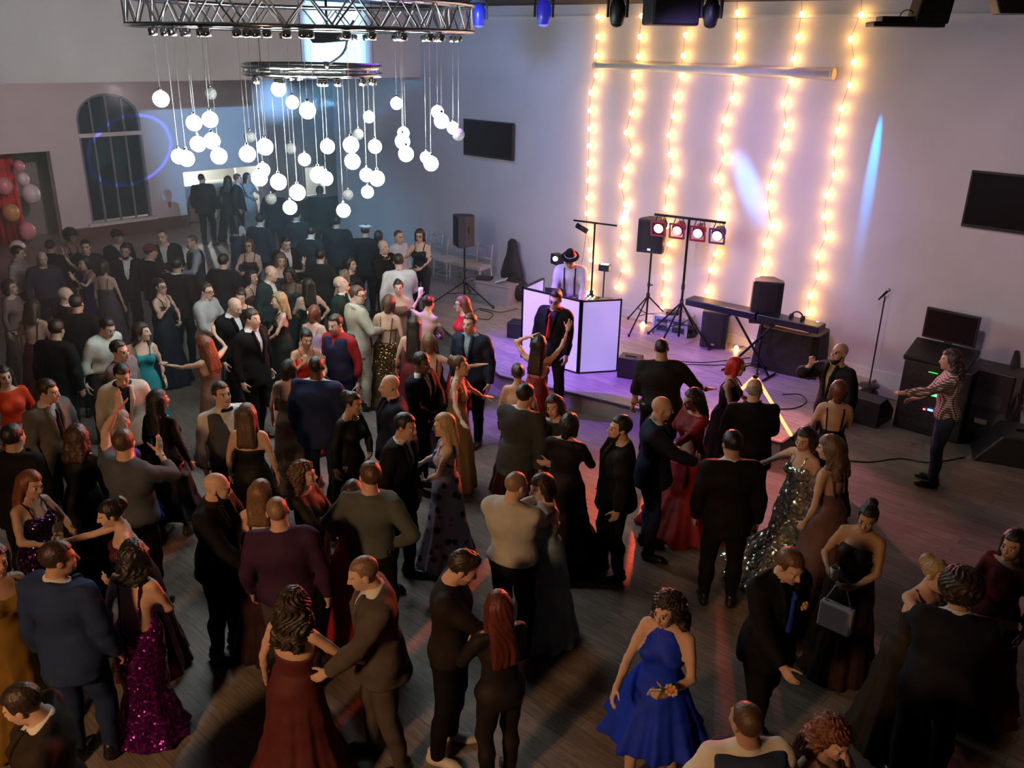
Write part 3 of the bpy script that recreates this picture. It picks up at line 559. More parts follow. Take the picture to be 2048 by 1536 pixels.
# DJ booth
Lb, Cb, Rb = g(1043, 714, ST), g(1156, 747, ST), g(1234, 742, ST); zB = zfor(Cb, 601)
PAN = mat('backlit white panel', (.50, .47, .62), .35, emit=(.52, .40, 1.0), es=.62)
bth = thing('disc_jockey_booth', 'glowing white folding panel booth with black frame on stage', 'booth', Cb)
Bb = Lb + np.array([.34, .62, 0]); Eb = Rb + np.array([.25, .55, 0])
for (a, c) in ((Bb, Lb), (Lb, Cb), (Cb, Rb)):
    d = c - a; L = np.linalg.norm(d); d = d / L; n = np.array([d[1], -d[0], 0]); mid = (a + c) / 2 - Cb; hh = zB - ST
    m = MB(); m.frame(mid + np.array([0, 0, hh / 2]), (d, n, (0, 0, 1)), (L - .05, .03, hh - .05)); pn = m.build('panel', PAN, bth)
    for (o_, sx, sz) in ((np.array([0, 0, .012]), L, .024), (np.array([0, 0, hh - .012]), L, .024)):
        m = MB(); m.frame(mid + o_, (d, n, (0, 0, 1)), (sx, .045, sz)); m.build('frame_bar', BLKMETAL, pn)
    for s in (-1, 1):
        m = MB(); m.frame(mid + d * s * (L / 2 - .012) + np.array([0, 0, hh / 2]), (d, n, (0, 0, 1)), (.024, .045, hh)); m.build('frame_post', BLKMETAL, pn)
lamp('booth_glow', 'POINT', tuple(np.array((Lb + Rb) / 2) + np.array([.15, .5, .3])), 55, (.42, .36, 1.0), size=.1)
# small sign in front of the booth
p = g(1083, 722, ST); t = thing('framed_board', 'beige board in a dark frame leaning on the booth front', 'sign', p, math.atan2((Cb - Lb)[1], (Cb - Lb)[0]))
z1 = zfor(p, 622) - ST
m = MB(); m.box((0, .0, z1 * .62), (.26, .02, z1 * .72)); m.build('board', mat('beige board', (.42, .35, .25), .7, noise=.1), t); m = MB()
m.box((0, 0, z1 * .985), (.29, .03, .02)); m.box((0, 0, z1 * .26), (.29, .03, .02)); m.box((-.135, 0, z1 * .62), (.02, .03, z1 * .72)); m.box((.135, 0, z1 * .62), (.02, .03, z1 * .72)); m.build('frame', BLKMETAL, t)
for s in (-1, 1): between(RODBK, 'leg', t, (s * .1, 0, z1 * .26), (s * .12, .0, 0), .01)
# DJ table, controller, laptop
dj = g(1150, 500, ST + 1.72); tc = np.array([(Cb[0] + dj[0]) / 2 + .12, (Cb[1] + dj[1]) / 2 + .12, 0]); yaw = math.atan2((Rb - Lb)[1], (Rb - Lb)[0])
t = thing('gear_table', 'black table behind the glowing booth panels', 'table', (tc[0], tc[1], ST), yaw)
zT = zB - ST - .20
m = MB(); m.box((0, 0, zT - .02), (1.05, .5, .04)); m.build('table_top', BLACK, t, .006)
for sx in (-1, 1):
    for sy in (-1, 1): between(RODBK, 'leg', t, (sx * .47, sy * .2, zT - .04), (sx * .47, sy * .2, 0), .018)
t = thing('mixing_controller', 'black mixing controller with lit knobs and two platters in the booth', 'controller', (tc[0] + .1, tc[1] - .05, ST + zT), yaw)
m = MB(); m.box((0, 0, .03), (.72, .36, .06)); m.build('body', BLACK, t, .008)
for sx in (-1, 1):
    m = MB(); m.lathe([(.09, .06), (.088, .078), (.02, .08)], (sx * .23, -.02, 0), 20); m.build('platter', mat('platter', (.15, .15, .17), .3, .7), t)
rg = random.Random(1); LEDS = [mat('white led', (.9, .9, 1), .3, emit=(.8, .85, 1), es=12.), mat('orange led', (1, .5, .1), .3, emit=(1, .45, .08), es=9.), mat('blue led small', (.1, .3, 1), .3, emit=(.1, .35, 1), es=14.)]
for i in range(12):
    m = MB(); m.cyl((0, 0, 0), (0, 0, .02), .013, .010, 8); o = m.build('knob', LEDS[i % 3] if i % 4 < 3 else BLACK, t); o.location = (-.10 + .07 * (i % 4), -.12 + .1 * (i // 4), .06)
t = thing('laptop', 'open black laptop at the left of the mixing controller', 'laptop', (tc[0] - .42, tc[1] + .10, ST + zT), yaw + .1)
m = MB(); m.box((0, 0, .012), (.34, .24, .02)); m.build('base', BLACK, t, .004); m = MB(); m.frame((0, -.15, .12), ((1, 0, 0), (0, .9, .43), (0, -.43, .9)), (.34, .012, .24)); m.build('lid', BLACK, t, .004)
m = MB(); m.cyl((-.12, -.12, .02), (.12, -.12, .02), .01); m.build('hinge', BLACK, t)
# effect light beside the DJ
p = g(1120, 560, ST + 1.0); t = thing('booth_spotlight', 'black box lamp with a white lens beside the disc jockey hat', 'stage light', (p[0] - .05, p[1] + .25, ST))
zz = zfor(np.array(t.location), 518) - ST
between(RODBK, 'pole', t, (0, 0, .02), (0, 0, zz - .08), .016); tripod(t, .4, .35, 3, .2, .012); m = MB(); m.box((0, 0, zz), (.16, .2, .18), .5); m.build('housing', BLACK, t, .01)
m = MB(); m.cyl((-.03, -.1, zz + .03), (-.05, -.13, zz + .03), .04); m.build('lens', LEDS[0], t)
p = g(1197, 636, ST); t = thing('booth_light_box', 'small black light box with a bright top right of the disc jockey', 'stage light', (p[0] + .05, p[1] - .1, ST)); zz = zfor(np.array(t.location), 535) - ST
between(RODBK, 'pole', t, (0, 0, .02), (0, 0, zz - .05), .014); tripod(t, .35, .3, 3, .8, .012); m = MB(); m.box((0, 0, zz), (.2, .14, .12), -.4); m.build('housing', BLACK, t, .01); m = MB(); m.box((0, 0, zz + .063), (.14, .08, .01), -.4); m.build('lens', LEDS[0], t)
# chair with jacket behind booth
# powered monitor left of the booth, box right of it
for (px, py, pt, nm, lab, w, led) in ((1031, 676, 648, 'powered_monitor', 'small black powered box with blue lights left of the booth', .30, True), (1256, 756, 716, 'small_amplifier', 'small dark brown box at the right foot of the booth', .34, False)):
    b = g(px, py, ST); h = max(.28, zfor(b, pt) - ST); t = thing(nm, lab, 'amplifier', b, yaw)
    m = MB(); m.box((0, .1, h / 2), (w, .3, h)); m.build('cabinet', BLACK, t, .012); m = MB(); m.box((0, -.055, h / 2), (w - .05, .012, h - .06)); m.build('front_panel', GRILLE, t)
    if led:
        for (x, z, s) in ((.09, h * .62, .05), (.1, h * .25, .022)):
            m = MB(); m.box((w / 2 + .004, .0 + .02, z), (.008, s, s)); m.build('led', LEDS[2] if s < .04 else mat('cyan led', (.2, .7, 1), .3, emit=(.2, .7, 1), es=9.), t)
    else:
        m = MB(); m.box((0, .1, h + .004), (w * .5, .04, .02)); m.build('handle', BLACK, t)
# flight case
b = g(1343, 668, ST); t = thing('flight_case', 'silver-edged flight case with black panels and open latches on stage', 'case', b, yaw - .15); h = .34; w = .62; d = .42
m = MB(); m.box((0, .1, h / 2), (w, d, h)); m.build('body', mat('violet grey case panel', (.30, .29, .34), .45, noise=.1), t)
for x in (-w / 2, w / 2):
    for y in (.1 - d / 2, .1 + d / 2):
        m = MB(); m.box((x, y, h / 2), (.035, .035, h + .02)); m.build('corner_edge', ALU, t)
for z in (0.015, h):
    for y in (.1 - d / 2, .1 + d / 2): m = MB(); m.box((0, y, z), (w, .035, .03)); m.build('rail', ALU, t)
for (x, z, sw, sh) in ((-.13, .12, .24, .1), (.15, .12, .22, .1), (-.16, .25, .2, .05), (.15, .25, .2, .05)):
    m = MB(); m.box((x, .1 - d / 2 - .006, z), (sw, .01, sh)); m.build('panel', BLACK, t)
m = MB(); m.box((0, .1 - d / 2 - .015, .19), (.1, .02, .09)); m.build('latch', ALU, t, .006)
m = MB(); m.box((-.05, .12, h + .03), (.22, .2, .05), .2); m.build('lid_box', BLACK, t, .006)
b = g(1377, 672, ST); t = thing('cable_drum', 'small dark round cable drum on stage beside the flight case', 'cable drum', b); m = MB(); m.lathe([(.12, 0), (.14, .02), (.14, .05), (.09, .06), (.09, .13), (.14, .14), (.14, .17), (.12, .18)], n=18); m.build('drum', BLACK, t); m = MB(); m.tube([(.13 * math.cos(q), .13 * math.sin(q), .19 + .02 * math.sin(3 * q)) for q in np.linspace(0, 6.2, 24)], .008); m.build('coiled_cable', CORD, t)
# keyboards on a stand
k0 = g(1386, 598, ST + 1.0); k1 = g(1650, 655, ST + 1.0); kd = k1 - k0; KL = np.linalg.norm(kd); kd /= KL; ky = math.atan2(kd[1], kd[0]) + math.pi; kc = (k0 + k1) / 2
t = thing('keyboard_stand', 'black X-frame keyboard stand on the stage', 'stand', (kc[0], kc[1], ST), ky)
for x in (-.35, .35): between(RODBK, 'support_bar', t, (x, -.2, .92), (x, .22, .92), .018)
for (x0, x1) in ((-.35, .35), (.35, -.35)): between(RODBK, 'cross_leg', t, (x0, 0, .91), (x1, 0, .02), .02)
for x in (-.35, .35): between(RODBK, 'foot', t, (x, -.22, .02), (x, .22, .02), .016)
IV = mat('ivory key', (.40, .38, .37), .35, noise=.03)
def keyboard(cx, cy, z, L, label, nk):
    t = thing('stage_keyboard', label, 'keyboard', (cx, cy, ST + z), ky, 'keyboards on the stand')
    m = MB(); m.box((0, .05, .055), (L, .28, .11)); m.build('body', mat('blue black shell', (.010, .010, .022), .35, noise=.1), t, .012)
    for i in range(nk): m = MB(); m.box((-L / 2 + .06 + (L - .12) * (i + .5) / nk, -.115, .075), ((L - .12) / nk * .9, .10, .03)); m.build('key', IV, t)
    for i in range(6): m = MB(); m.cyl((0, 0, 0), (0, 0, .02), .012, .01, 8); o = m.build('knob', BLACK, t); o.location = (-.3 + .1 * i, .1, .09)
keyboard(kc[0] - kd[0] * KL * .24, kc[1] - kd[1] * KL * .24, .93, KL * .55, 'long blue-black keyboard left of the pole speaker', 28)
keyboard(kc[0] + kd[0] * KL * .27, kc[1] + kd[1] * KL * .27, .93, KL * .44, 'black keyboard right of the pole speaker with a blue light', 22)
p = kc + kd * KL * .46; m = MB(); m.cyl((0, 0, 0), (0, 0, .02), .02); o = m.build('blue_pilot_light', LEDS[2]); o.location = (p[0], p[1] + .1, ST + 1.02); tag(o, 'small blue pilot light on the right keyboard end', 'light')
p = kc + kd * KL * .30; t = thing('headphones', 'black headphones lying on the right keyboard', 'headphones', (p[0], p[1], ST + 1.03), ky)
m = MB(); m.tube([(.09 * math.cos(q), 0, .03 + .09 * math.sin(q)) for q in np.linspace(0, math.pi, 12)], .012); m.build('headband', BLACK, t)
for s in (-1, 1): m = MB(); m.cyl((s * .07, 0, .03), (s * .11, 0, .03), .045); m.build('ear_cup', BLACK, t)
# covered crate
b = g(1568, 742, ST); t = thing('covered_crate', 'large black cloth covered crate under the keyboard', 'crate', b, ky + math.pi + .05); h = zfor(b, 660) - ST
CL = mat('black drape', (.018, .012, .012), .8, noise=.2, scale=9, bump=.4)
m = MB(); n = 44; P = []
for i in range(n):
    q = 2 * math.pi * i / n; x = .5 * np.sign(math.cos(q)) * abs(math.cos(q)) ** .35; y = .33 * np.sign(math.sin(q)) * abs(math.sin(q)) ** .35; fl = 1 + .05 * math.sin(q * 11)
    P += [(x * fl * 1.06, y * fl * 1.06 + .2, 0.0), (x, y + .2, h)]
m.add(P, [(2 * i, 2 * ((i + 1) % n), 2 * ((i + 1) % n) + 1, 2 * i + 1) for i in range(n)], True); m.add([P[2 * i + 1] for i in range(n)], [tuple(range(n))]); m.build('drape', CL, t)
m = MB(); m.box((-.05, .2, h + .012), (.72, .44, .024)); m.build('tan_top', mat('tan board', (.40, .28, .18), .6, noise=.1), t, .006)
# microphone stand
b = g(1738, 772, 0.25); t = thing('microphone_stand', 'thin straight microphone stand with round base against the right wall', 'microphone stand', b); h = zfor(b, 592) - ST
m = MB(); m.lathe([(.15, 0), (.15, .015), (.03, .03)], n=24); m.build('base', BLACK, t); between(RODBK, 'pole', t, (0, 0, .02), (0, 0, h), .011)
m = MB(); m.cyl((-.09, 0, h - .06), (.02, 0, h + .07), .013, .02, 10); mi = m.build('microphone', BLKMETAL, t); m = MB(); m.sph((.035, 0, h + .09), .03); m.build('mesh_head', mat('microphone mesh', (.4, .38, .35), .4, .8), mi)
# wedge monitor at the stage right edge
b = g(1735, 838, 0); t = thing('wedge_monitor', 'black wedge floor monitor beside the right stage corner', 'loudspeaker', b, .8)
m = MB(); m.prism([(-.28, 0), (.28, 0), (.28, .16), (-.02, .40), (-.28, .40)], -.25, .25, lambda p: (p[0], p[2], p[1])); m.build('cabinet', BLACK, t, .015); m = MB(); m.frame((.14, 0, .285), ((.78, 0, -.62), (0, 1, 0), (.62, 0, .78)), (.36, .44, .02)); m.build('grille', GRILLE, t)
# mixing desk racks at the right
b = g(1850, 868, 0); b = b + N3 * -.25; t = thing('sound_rack', 'black rolling sound rack with green and red displays by the right wall', 'rack', b, ANG); h = zfor(b, 722)
m = MB(); m.box((0, .0, h / 2), (.9, .6, h)); m.build('case', BLACK, t, .02)
for i, z in enumerate(np.linspace(.15, h - .18, 5)):
    m = MB(); m.box((0, -.305, z), (.8, .012, .1)); ru = m.build('rack_unit', mat('rack unit', (.02, .02, .022), .4, noise=.1), t)
    for kx in (-.3, -.2, .3): m = MB(); m.cyl((kx, -.311, z), (kx, -.33, z), .014); m.build('knob', BLACK, ru)
for (x, z, sx, sz, c, e) in ((.02, h * .60, .10, .035, (.05, 1, .15), 7.), (.02, h * .38, .07, .025, (.1, .25, 1), 6.), (-.06, h * .37, .03, .02, (1, .1, .1), 5.), (.24, h * .88, .06, .025, (1, .25, .05), 5.), (-.04, h * .9, .12, .012, (.05, .7, .1), 1.2)):
    m = MB(); m.box((x, -.318, z), (sx, .01, sz)); m.build('display', mat('display %.2f' % z, c, .3, emit=c, es=e), t)
m = MB(); m.frame((-.05, -.08, h + .10), ((1, 0, 0), (0, .94, .34), (0, -.34, .94)), (.85, .5, .08)); m.build('mixing_desk', BLACK, t, .02)
t2 = thing('flat_monitor', 'dark flat monitor standing behind the sound rack', 'monitor', b + np.array([0, 0, h]) - N3 * .12 + U3 * -.05, ANG - .05)
m = MB(); m.box((0, 0, .46), (.72, .05, .44)); m.build('housing', BLACK, t2, .01); m = MB(); m.box((0, -.03, .46), (.66, .01, .38)); m.build('screen', GLASSBLK, t2); m = MB(); m.box((0, .02, .16), (.1, .05, .3)); m.build('stand', BLACK, t2)
b = g(1975, 860, 0) + N3 * .3; t = thing('road_case', 'black equipment case right of the sound rack', 'case', b, ANG); h = zfor(b, 735)
m = MB(); m.box((0, 0, h / 2), (.6, .5, h)); m.build('body', BLACK, t, .015)
for x in (-.3, .3): m = MB(); m.box((x, -.25, h / 2), (.03, .03, h)); m.build('corner_edge', BLKMETAL, t)
m = MB(); m.box((.0, -.255, h * .6), (.42, .02, .2)); m.build('front_panel', GRILLE, t)
m = MB(); m.box((0, -.258, h * .3), (.16, .02, .07)); m.build('handle', ALU, t)
a = g(1992, 905, 0); bb_ = bw(2034, 702, .12); t = thing('leaning_pole_bag', 'long dark bag leaning against the right wall', 'bag', a); m = MB(); v = bb_ - a
m.tube([v * q for q in np.linspace(.0, 1, 9)], [.06, .11, .12, .12, .115, .10, .08, .05, .03], 12); m.build('bag', mat('dark canvas', (.02, .02, .024), .8, noise=.2, bump=.2), t)
m = MB(); m.tube([v * .35 + np.array([.1, -.08, 0]), v * .45 + np.array([.14, -.12, .0]), v * .6 + np.array([.1, -.08, 0])], .012); m.build('strap', CORD, t)
b = g(2010, 915, 0); t = thing('corner_case', 'black sloped case on the floor at the right picture edge', 'case', b, -.4)
m = MB(); m.prism([(-.42, 0), (.42, 0), (.42, .42), (-.12, .42)], -.3, .3, lambda p: (p[0], p[2], p[1])); m.build('body', BLACK, t, .02); m = MB(); m.box((.15, 0, .43), (.2, .04, .03)); m.build('handle', BLKMETAL, t)
# red led tubes (A-shape) at the stage edge
REDT = mat('red led tube', (.9, .3, .2), .3, emit=(1.0, .085, .03), es=11.)
apex = g(1511, 752, ST + .95); f1 = g(1588, 880, ST); f2 = g(1395, 862, ST + .0)
t = thing('red_tube_light', 'inverted V of glowing red light tubes at the front stage edge', 'light', (apex[0], apex[1], ST))
f3 = f2
for f_ in (f1, f2):
    d = f_ - apex; 
    for (q0, q1) in ((.02, .44), (.55, .93)): between(rodmesh(REDT), 'glowing_tube', t, tuple(apex + d * q0 - np.array(t.location)), tuple(apex + d * q1 - np.array(t.location)), .022)
    for (q0, q1) in ((0, .025), (.435, .555), (.925, 1.0)): between(RODBK, 'tube_joint', t, tuple(apex + d * q0 - np.array(t.location)), tuple(apex + d * q1 - np.array(t.location)), .027)
# storage tote, black bags, chairs at the wall
b = g(985, 606, ST); t = thing('storage_tote', 'grey plastic storage tote with things on top before the chairs', 'box', b, ANG + .15)
TOTE = mat('grey tote', (.34, .31, .33), .6, noise=.05)
m = MB(); m.prism([(-.36, 0), (.36, 0), (.40, .38), (-.40, .38)], -.24, .24, lambda p: (p[0] + 0, -p[2] + .2, p[1])); m.build('tub', TOTE, t); m = MB(); m.box((0, .2, .39), (.84, .54, .035)); m.build('rim', TOTE, t, .008)
m = MB(); m.box((-.3, .15, .43), (.3, .25, .05), .3); m.build('black_pouch', BLACK, t, .01); m = MB(); m.frame((.12, .12, .46), ((.8, .3, .3), (-.3, .9, 0), (-.3, 0, .9)), (.25, .2, .02)); m.build('crumpled_bag', mat('pale plastic', (.6, .62, .66), .4, noise=.2), t)
b = g(1044, 575, ST) ; b = wallpt(spos(b), ST, .22); t = thing('instrument_case', 'tall black instrument case leaning on the wall behind the booth', 'case', b, ANG); h = zfor(b, 478) - ST
m = MB(); m.lathe([(.06, 0), (.26, .06), (.30, .35), (.22, .6), (.16, .75), (.14, h - .25), (.12, h - .06), (.05, h)], n=18, ax=((1, 0, 0), (0, .5, 0), (0, 0, 1))); m.build('shell', mat('black nylon', (.014, .014, .016), .7, noise=.2, bump=.2), t); m = MB(); m.box((0, -.09, h * .55), (.04, .05, .14)); m.build('handle', BLACK, t)
b = g(1022, 596, ST); t = thing('duffel_bag', 'slumped black duffel bag between the tote and the booth', 'bag', (b[0] + .02, b[1] - .25, ST), ANG); m = MB(); m.sph((0, .1, .24), .3, 18, 12, (1.1, .75, .8)); m.build('sack', CL, t); m = MB(); m.tube([(-.15, .05, .46), (-.08, .05, .58), (.08, .05, .58), (.15, .05, .46)], .015); m.build('handle', CORD, t)
CH = mat('white lacquer chair', (.55, .52, .52), .45, noise=.04)
def chair_proto():
    P = []
    for (x, y) in ((-.19, -.19), (.19, -.19)): P.append(('leg', MB().cyl((x * 1.08, y * 1.08, 0), (x, y, .44), .015, .018, 8)))
    for x in (-.19, .19):
        P.append(('leg', MB().cyl((x * 1.08, .24, 0), (x, .19, .44), .015, .018, 8))); P.append(('back_post', MB().tube([(x, .19, .44), (x, .21, .7), (x * .97, .25, .92)], .015, 8)))
    P.append(('seat', MB().box((0, 0, .455), (.42, .42, .03)))); P.append(('cushion', MB().box((0, -.005, .485), (.39, .39, .04))))
    for z in (.62, .86): P.append(('back_rail', MB().cyl((-.19, .205 + (z - .6) * .14, z), (.19, .205 + (z - .6) * .14, z), .011, n=8)))
    for x in (-.1, -.03, .03, .1): P.append(('spindle', MB().cyl((x, .205, .62), (x, .243, .86), .007, n=6)))
    for z in (.16, .26):
        P.append(('stretcher', MB().cyl((-.2, -.2, z), (.2, -.2, z), .008, n=6)))
        for x in (-.2, .2): P.append(('stretcher', MB().cyl((x, -.2, z), (x, .22, z), .008, n=6)))
    out = []
    for n, mb in P:
        o = mb.build(n, mat('chair cushion', (.62, .56, .50), .8, noise=.05) if n == 'cushion' else CH); out.append((n, o.data)); bpy.data.objects.remove(o)
    return out
CP = chair_proto()
labs = ['white spindle-back chair nearest the woman in the black jumpsuit', 'second white spindle-back chair from the left along stage wall', 'white spindle-back chair right behind the grey speaker stand', 'fourth white spindle-back chair from the left along stage wall', 'rightmost white spindle-back chair, behind the grey tote']
for i, px in enumerate((868, 899, 934, 966, 996)):
    s = spos(bw(px, 560 + (px - 868) * .1)); p = wallpt(s, ST, .62)
    t = thing('banquet_chair', labs[i], 'chair', p, ANG + .06 * (i - 2), 'white chairs along the wall')
    for n, me in CP: inst(me, n, t)
# cables on the stage
def cable(pts, label, z=ST):
    P = [g(x, y, z) + np.array([0, 0, .008]) for x, y in pts]; Q = []
    for i in range(len(P) - 1):
        p0, p1, p2, p3 = P[max(i - 1, 0)], P[i], P[i + 1], P[min(i + 2, len(P) - 1)]
        for q in np.linspace(0, 1, 8, endpoint=False): Q.append(.5 * (2 * p1 + (p2 - p0) * q + (2 * p0 - 5 * p1 + 4 * p2 - p3) * q * q + (3 * p1 - p0 - 3 * p2 + p3) * q ** 3))
    Q.append(P[-1]); m = MB(); m.tube(Q, .007, 6); tag(m.build('floor_cable', CORD), label, 'cable', 'cables on the floor')
cable([(1345, 722), (1400, 726), (1450, 722), (1500, 716)], 'black cable crossing the stage behind the large man')
cable([(1240, 729), (1300, 732), (1370, 730), (1440, 731), (1505, 727)], 'second black cable across the stage nearer the crowd')
cable([(1565, 790), (1600, 790), (1612, 805), (1590, 817), (1560, 819)], 'black cable loop beside the red tube light')
cable([(960, 620), (985, 628), (975, 640), (945, 632), (960, 618), (1000, 625), (1035, 618)], 'tangled black cable under the left speaker stand')
cable([(1690, 921), (1740, 925), (1800, 918), (1860, 926), (1930, 915)], 'thin black cable on the floor at the right', 0.)
# ================================================================ PEOPLE: implicit body -> one continuous mesh
f4 = np.float32
class Field:
    def __init__(s, lo, hi, h):
        s.lo = np.array(lo, float); n = np.ceil((np.array(hi) - s.lo) / h).astype(int) + 1; s.h = h; s.n = n
        s.ax = [(s.lo[i] + h * np.arange(n[i])).astype(f4) for i in range(3)]; s.v = np.full(n, 50., f4)
    def slab(s, lo, hi, pad):
        a = np.clip(np.floor((np.array(lo) - pad - s.lo) / s.h).astype(int), 0, s.n); b = np.clip(np.ceil((np.array(hi) + pad - s.lo) / s.h).astype(int) + 1, 0, s.n)
        if np.any(b <= a): return None
        sl = tuple(slice(a[i], b[i]) for i in range(3))
        return sl, s.ax[0][sl[0]][:, None, None], s.ax[1][sl[1]][None, :, None], s.ax[2][sl[2]][None, None, :]
    def put(s, sl, d, k, sub=False):
        v = s.v[sl]
        if sub:
            d = -d
            if k: hh = np.maximum(k - np.abs(v - d), 0) / k; s.v[sl] = np.maximum(v, d) + hh * hh * (k * .25)
            else: s.v[sl] = np.maximum(v, d)
        elif k:
            hh = np.maximum(k - np.abs(v - d), 0) / k; s.v[sl] = np.minimum(v, d) - hh * hh * (k * .25)
        else: s.v[sl] = np.minimum(v, d)
    def prim(s, p, off=0., sub=False):
        t = p[0]
        if t == 'c':
            _, a, ra, b, rb, k = p; ra += off; rb += off; a = np.array(a, f4); b = np.array(b, f4); R = max(ra, rb)
            q = s.slab(np.minimum(a, b) - R, np.maximum(a, b) + R, k + 2.5 * s.h)
            if q is None: return
            sl, x, y, z = q; ba = b - a; L2 = float(ba @ ba) + 1e-9; dx, dy, dz = x - a[0], y - a[1], z - a[2]
            tt = np.clip((dx * ba[0] + dy * ba[1] + dz * ba[2]) / L2, 0, 1)
            d = np.sqrt((dx - tt * ba[0]) ** 2 + (dy - tt * ba[1]) ** 2 + (dz - tt * ba[2]) ** 2) - (ra + tt * (rb - ra)); s.put(sl, d.astype(f4), k, sub)
        elif t == 'e':
            _, c, r, k = p; r = np.array(r, f4) + off; c = np.array(c, f4)
            q = s.slab(c - r, c + r, k + 2.5 * s.h)
            if q is None: return
            sl, x, y, z = q; x = x - c[0]; y = y - c[1]; z = z - c[2]
            k0 = np.sqrt((x / r[0]) ** 2 + (y / r[1]) ** 2 + (z / r[2]) ** 2); k1 = np.sqrt((x / r[0] ** 2) ** 2 + (y / r[1] ** 2) ** 2 + (z / r[2] ** 2) ** 2) + 1e-6
            s.put(sl, (k0 * (k0 - 1) / k1).astype(f4), k, sub)
        elif t == 's':       # skirt: profile of radius over height, pleats
            _, zs, rs, asp, amp, npl, ph, cx, cy, k = p; R = max(rs) * (1 + amp) + off
            q = s.slab((cx - R, cy - R, zs[0]), (cx + R, cy + R, zs[-1]), k + 2.5 * s.h)
            if q is None: return
            sl, x, y, z = q; rr = np.interp(z.ravel(), zs, rs).astype(f4)[None, None, :] + off
            aa = np.interp(z.ravel(), [zs[0], zs[-1]], [max(asp, .95), asp]).astype(f4)[None, None, :]
            am = np.interp(z.ravel(), [zs[0], zs[-1]], [amp, 0]).astype(f4)[None, None, :]
            yy = (y - cy) / aa; xx = x - cx; r = np.sqrt(xx * xx + yy * yy); th = np.arctan2(yy, xx)
            d = (r - rr * (1 + am * np.sin(npl * th + ph) + am * .5 * np.sin((npl * 2 + 1) * th + 1.3 * ph))) * .8
            d = np.maximum(d, np.maximum(zs[0] - z, z - zs[-1])); s.put(sl, d.astype(f4), k, sub)
    def cut(s, fn):           # keep where fn < 0
        s.v = np.maximum(s.v, fn(s.ax[0][:, None, None], s.ax[1][None, :, None], s.ax[2][None, None, :]).astype(f4))
    def wob(s, fn): s.v = s.v + fn(s.ax[0][:, None, None], s.ax[1][None, :, None], s.ax[2][None, None, :]).astype(f4)
    def net(s):
        v = s.v; ins = v < 0; n = s.n
        c = np.zeros(n - 1, np.int8)
        for i in (0, 1):
            for j in (0, 1):
                for k in (0, 1): c += ins[i:n[0] - 1 + i, j:n[1] - 1 + j, k:n[2] - 1 + k]
        act = (c > 0) & (c < 8); I, J, K = np.nonzero(act)
        if len(I) == 0: return np.zeros((0, 3)), np.zeros((0, 4), int)
        idx = np.full(n - 1, -1, np.int32); idx[I, J, K] = np.arange(len(I))
        V = {}
        for i in (0, 1):
            for j in (0, 1):
                for k in (0, 1): V[i, j, k] = np.clip(v[I + i, J + j, K + k], -3, 3)
        acc = np.zeros((len(I), 3)); cnt = np.zeros(len(I))
        for a in range(3):
            for b in (0, 1):
                for d in (0, 1):
                    q0 = [0, 0, 0]; o = [x for x in range(3) if x != a]; q0[o[0]] = b; q0[o[1]] = d; q1 = list(q0); q1[a] = 1
                    A, B = V[tuple(q0)], V[tuple(q1)]; m = (A < 0) != (B < 0); t = A / (A - B + 1e-12)
                    pos = np.zeros((len(I), 3)); pos[:, o[0]] = b; pos[:, o[1]] = d; pos[:, a] = t
                    acc[m] += pos[m]; cnt[m] += 1
        P = (acc / cnt[:, None] + np.stack([I, J, K], 1)) * s.h + s.lo
        Q = []
        for a in range(3):
            o = [x for x in range(3) if x != a]
            s0 = [slice(1, n[x] - 1) for x in range(3)]; s0[a] = slice(0, n[a] - 1); s1 = list(s0); s1[a] = slice(1, n[a])
            A, B = ins[tuple(s0)], ins[tuple(s1)]
            for flip, msk in ((False, A & ~B), (True, ~A & B)):
                e = list(np.nonzero(msk)); e = [e[x] + (0 if x == a else 1) for x in range(3)]
                if len(e[0]) == 0: continue
                def cell(d0, d1): q = list(e); q[o[0]] = e[o[0]] - d0; q[o[1]] = e[o[1]] - d1; return idx[q[0], q[1], q[2]]
                f = np.stack([cell(1, 1), cell(0, 1), cell(0, 0), cell(1, 0)], 1)
                if flip ^ (a == 1): f = f[:, ::-1]
                Q.append(f)
        return P, np.concatenate(Q) if Q else np.zeros((0, 4), int)
def bounds(prims, pad):
    lo = np.full(3, 9.); hi = -lo
    for p in prims:
        if p[0] == 'c': a, b = np.array(p[1]), np.array(p[3]); R = max(p[2], p[4]); l, h_ = np.minimum(a, b) - R, np.maximum(a, b) + R
        elif p[0] == 'e': l, h_ = np.array(p[1]) - p[2], np.array(p[1]) + p[2]
        else: R = max(p[2]) * (1 + p[4] * 1.5); l, h_ = np.array([p[7] - R, p[8] - R, p[1][0]]), np.array([p[7] + R, p[8] + R, p[1][-1]])
        lo = np.minimum(lo, l); hi = np.maximum(hi, h_)
    return lo - pad, hi + pad
def solve(prims, h, off=0., cuts=(), subs=(), wob=None, box=None):
    lo, hi = bounds(prims, abs(off) + 2.5 * h) if box is None else box
    F_ = Field(lo, hi, h)
    for p in prims: F_.prim(p, off)
    for p in subs: F_.prim(p, 0., True)
    if wob: F_.wob(wob)
    for c in cuts: F_.cut(c)
    return F_.net()
def nrm(v): v = np.asarray(v, float); return v / (np.linalg.norm(v) + 1e-9)
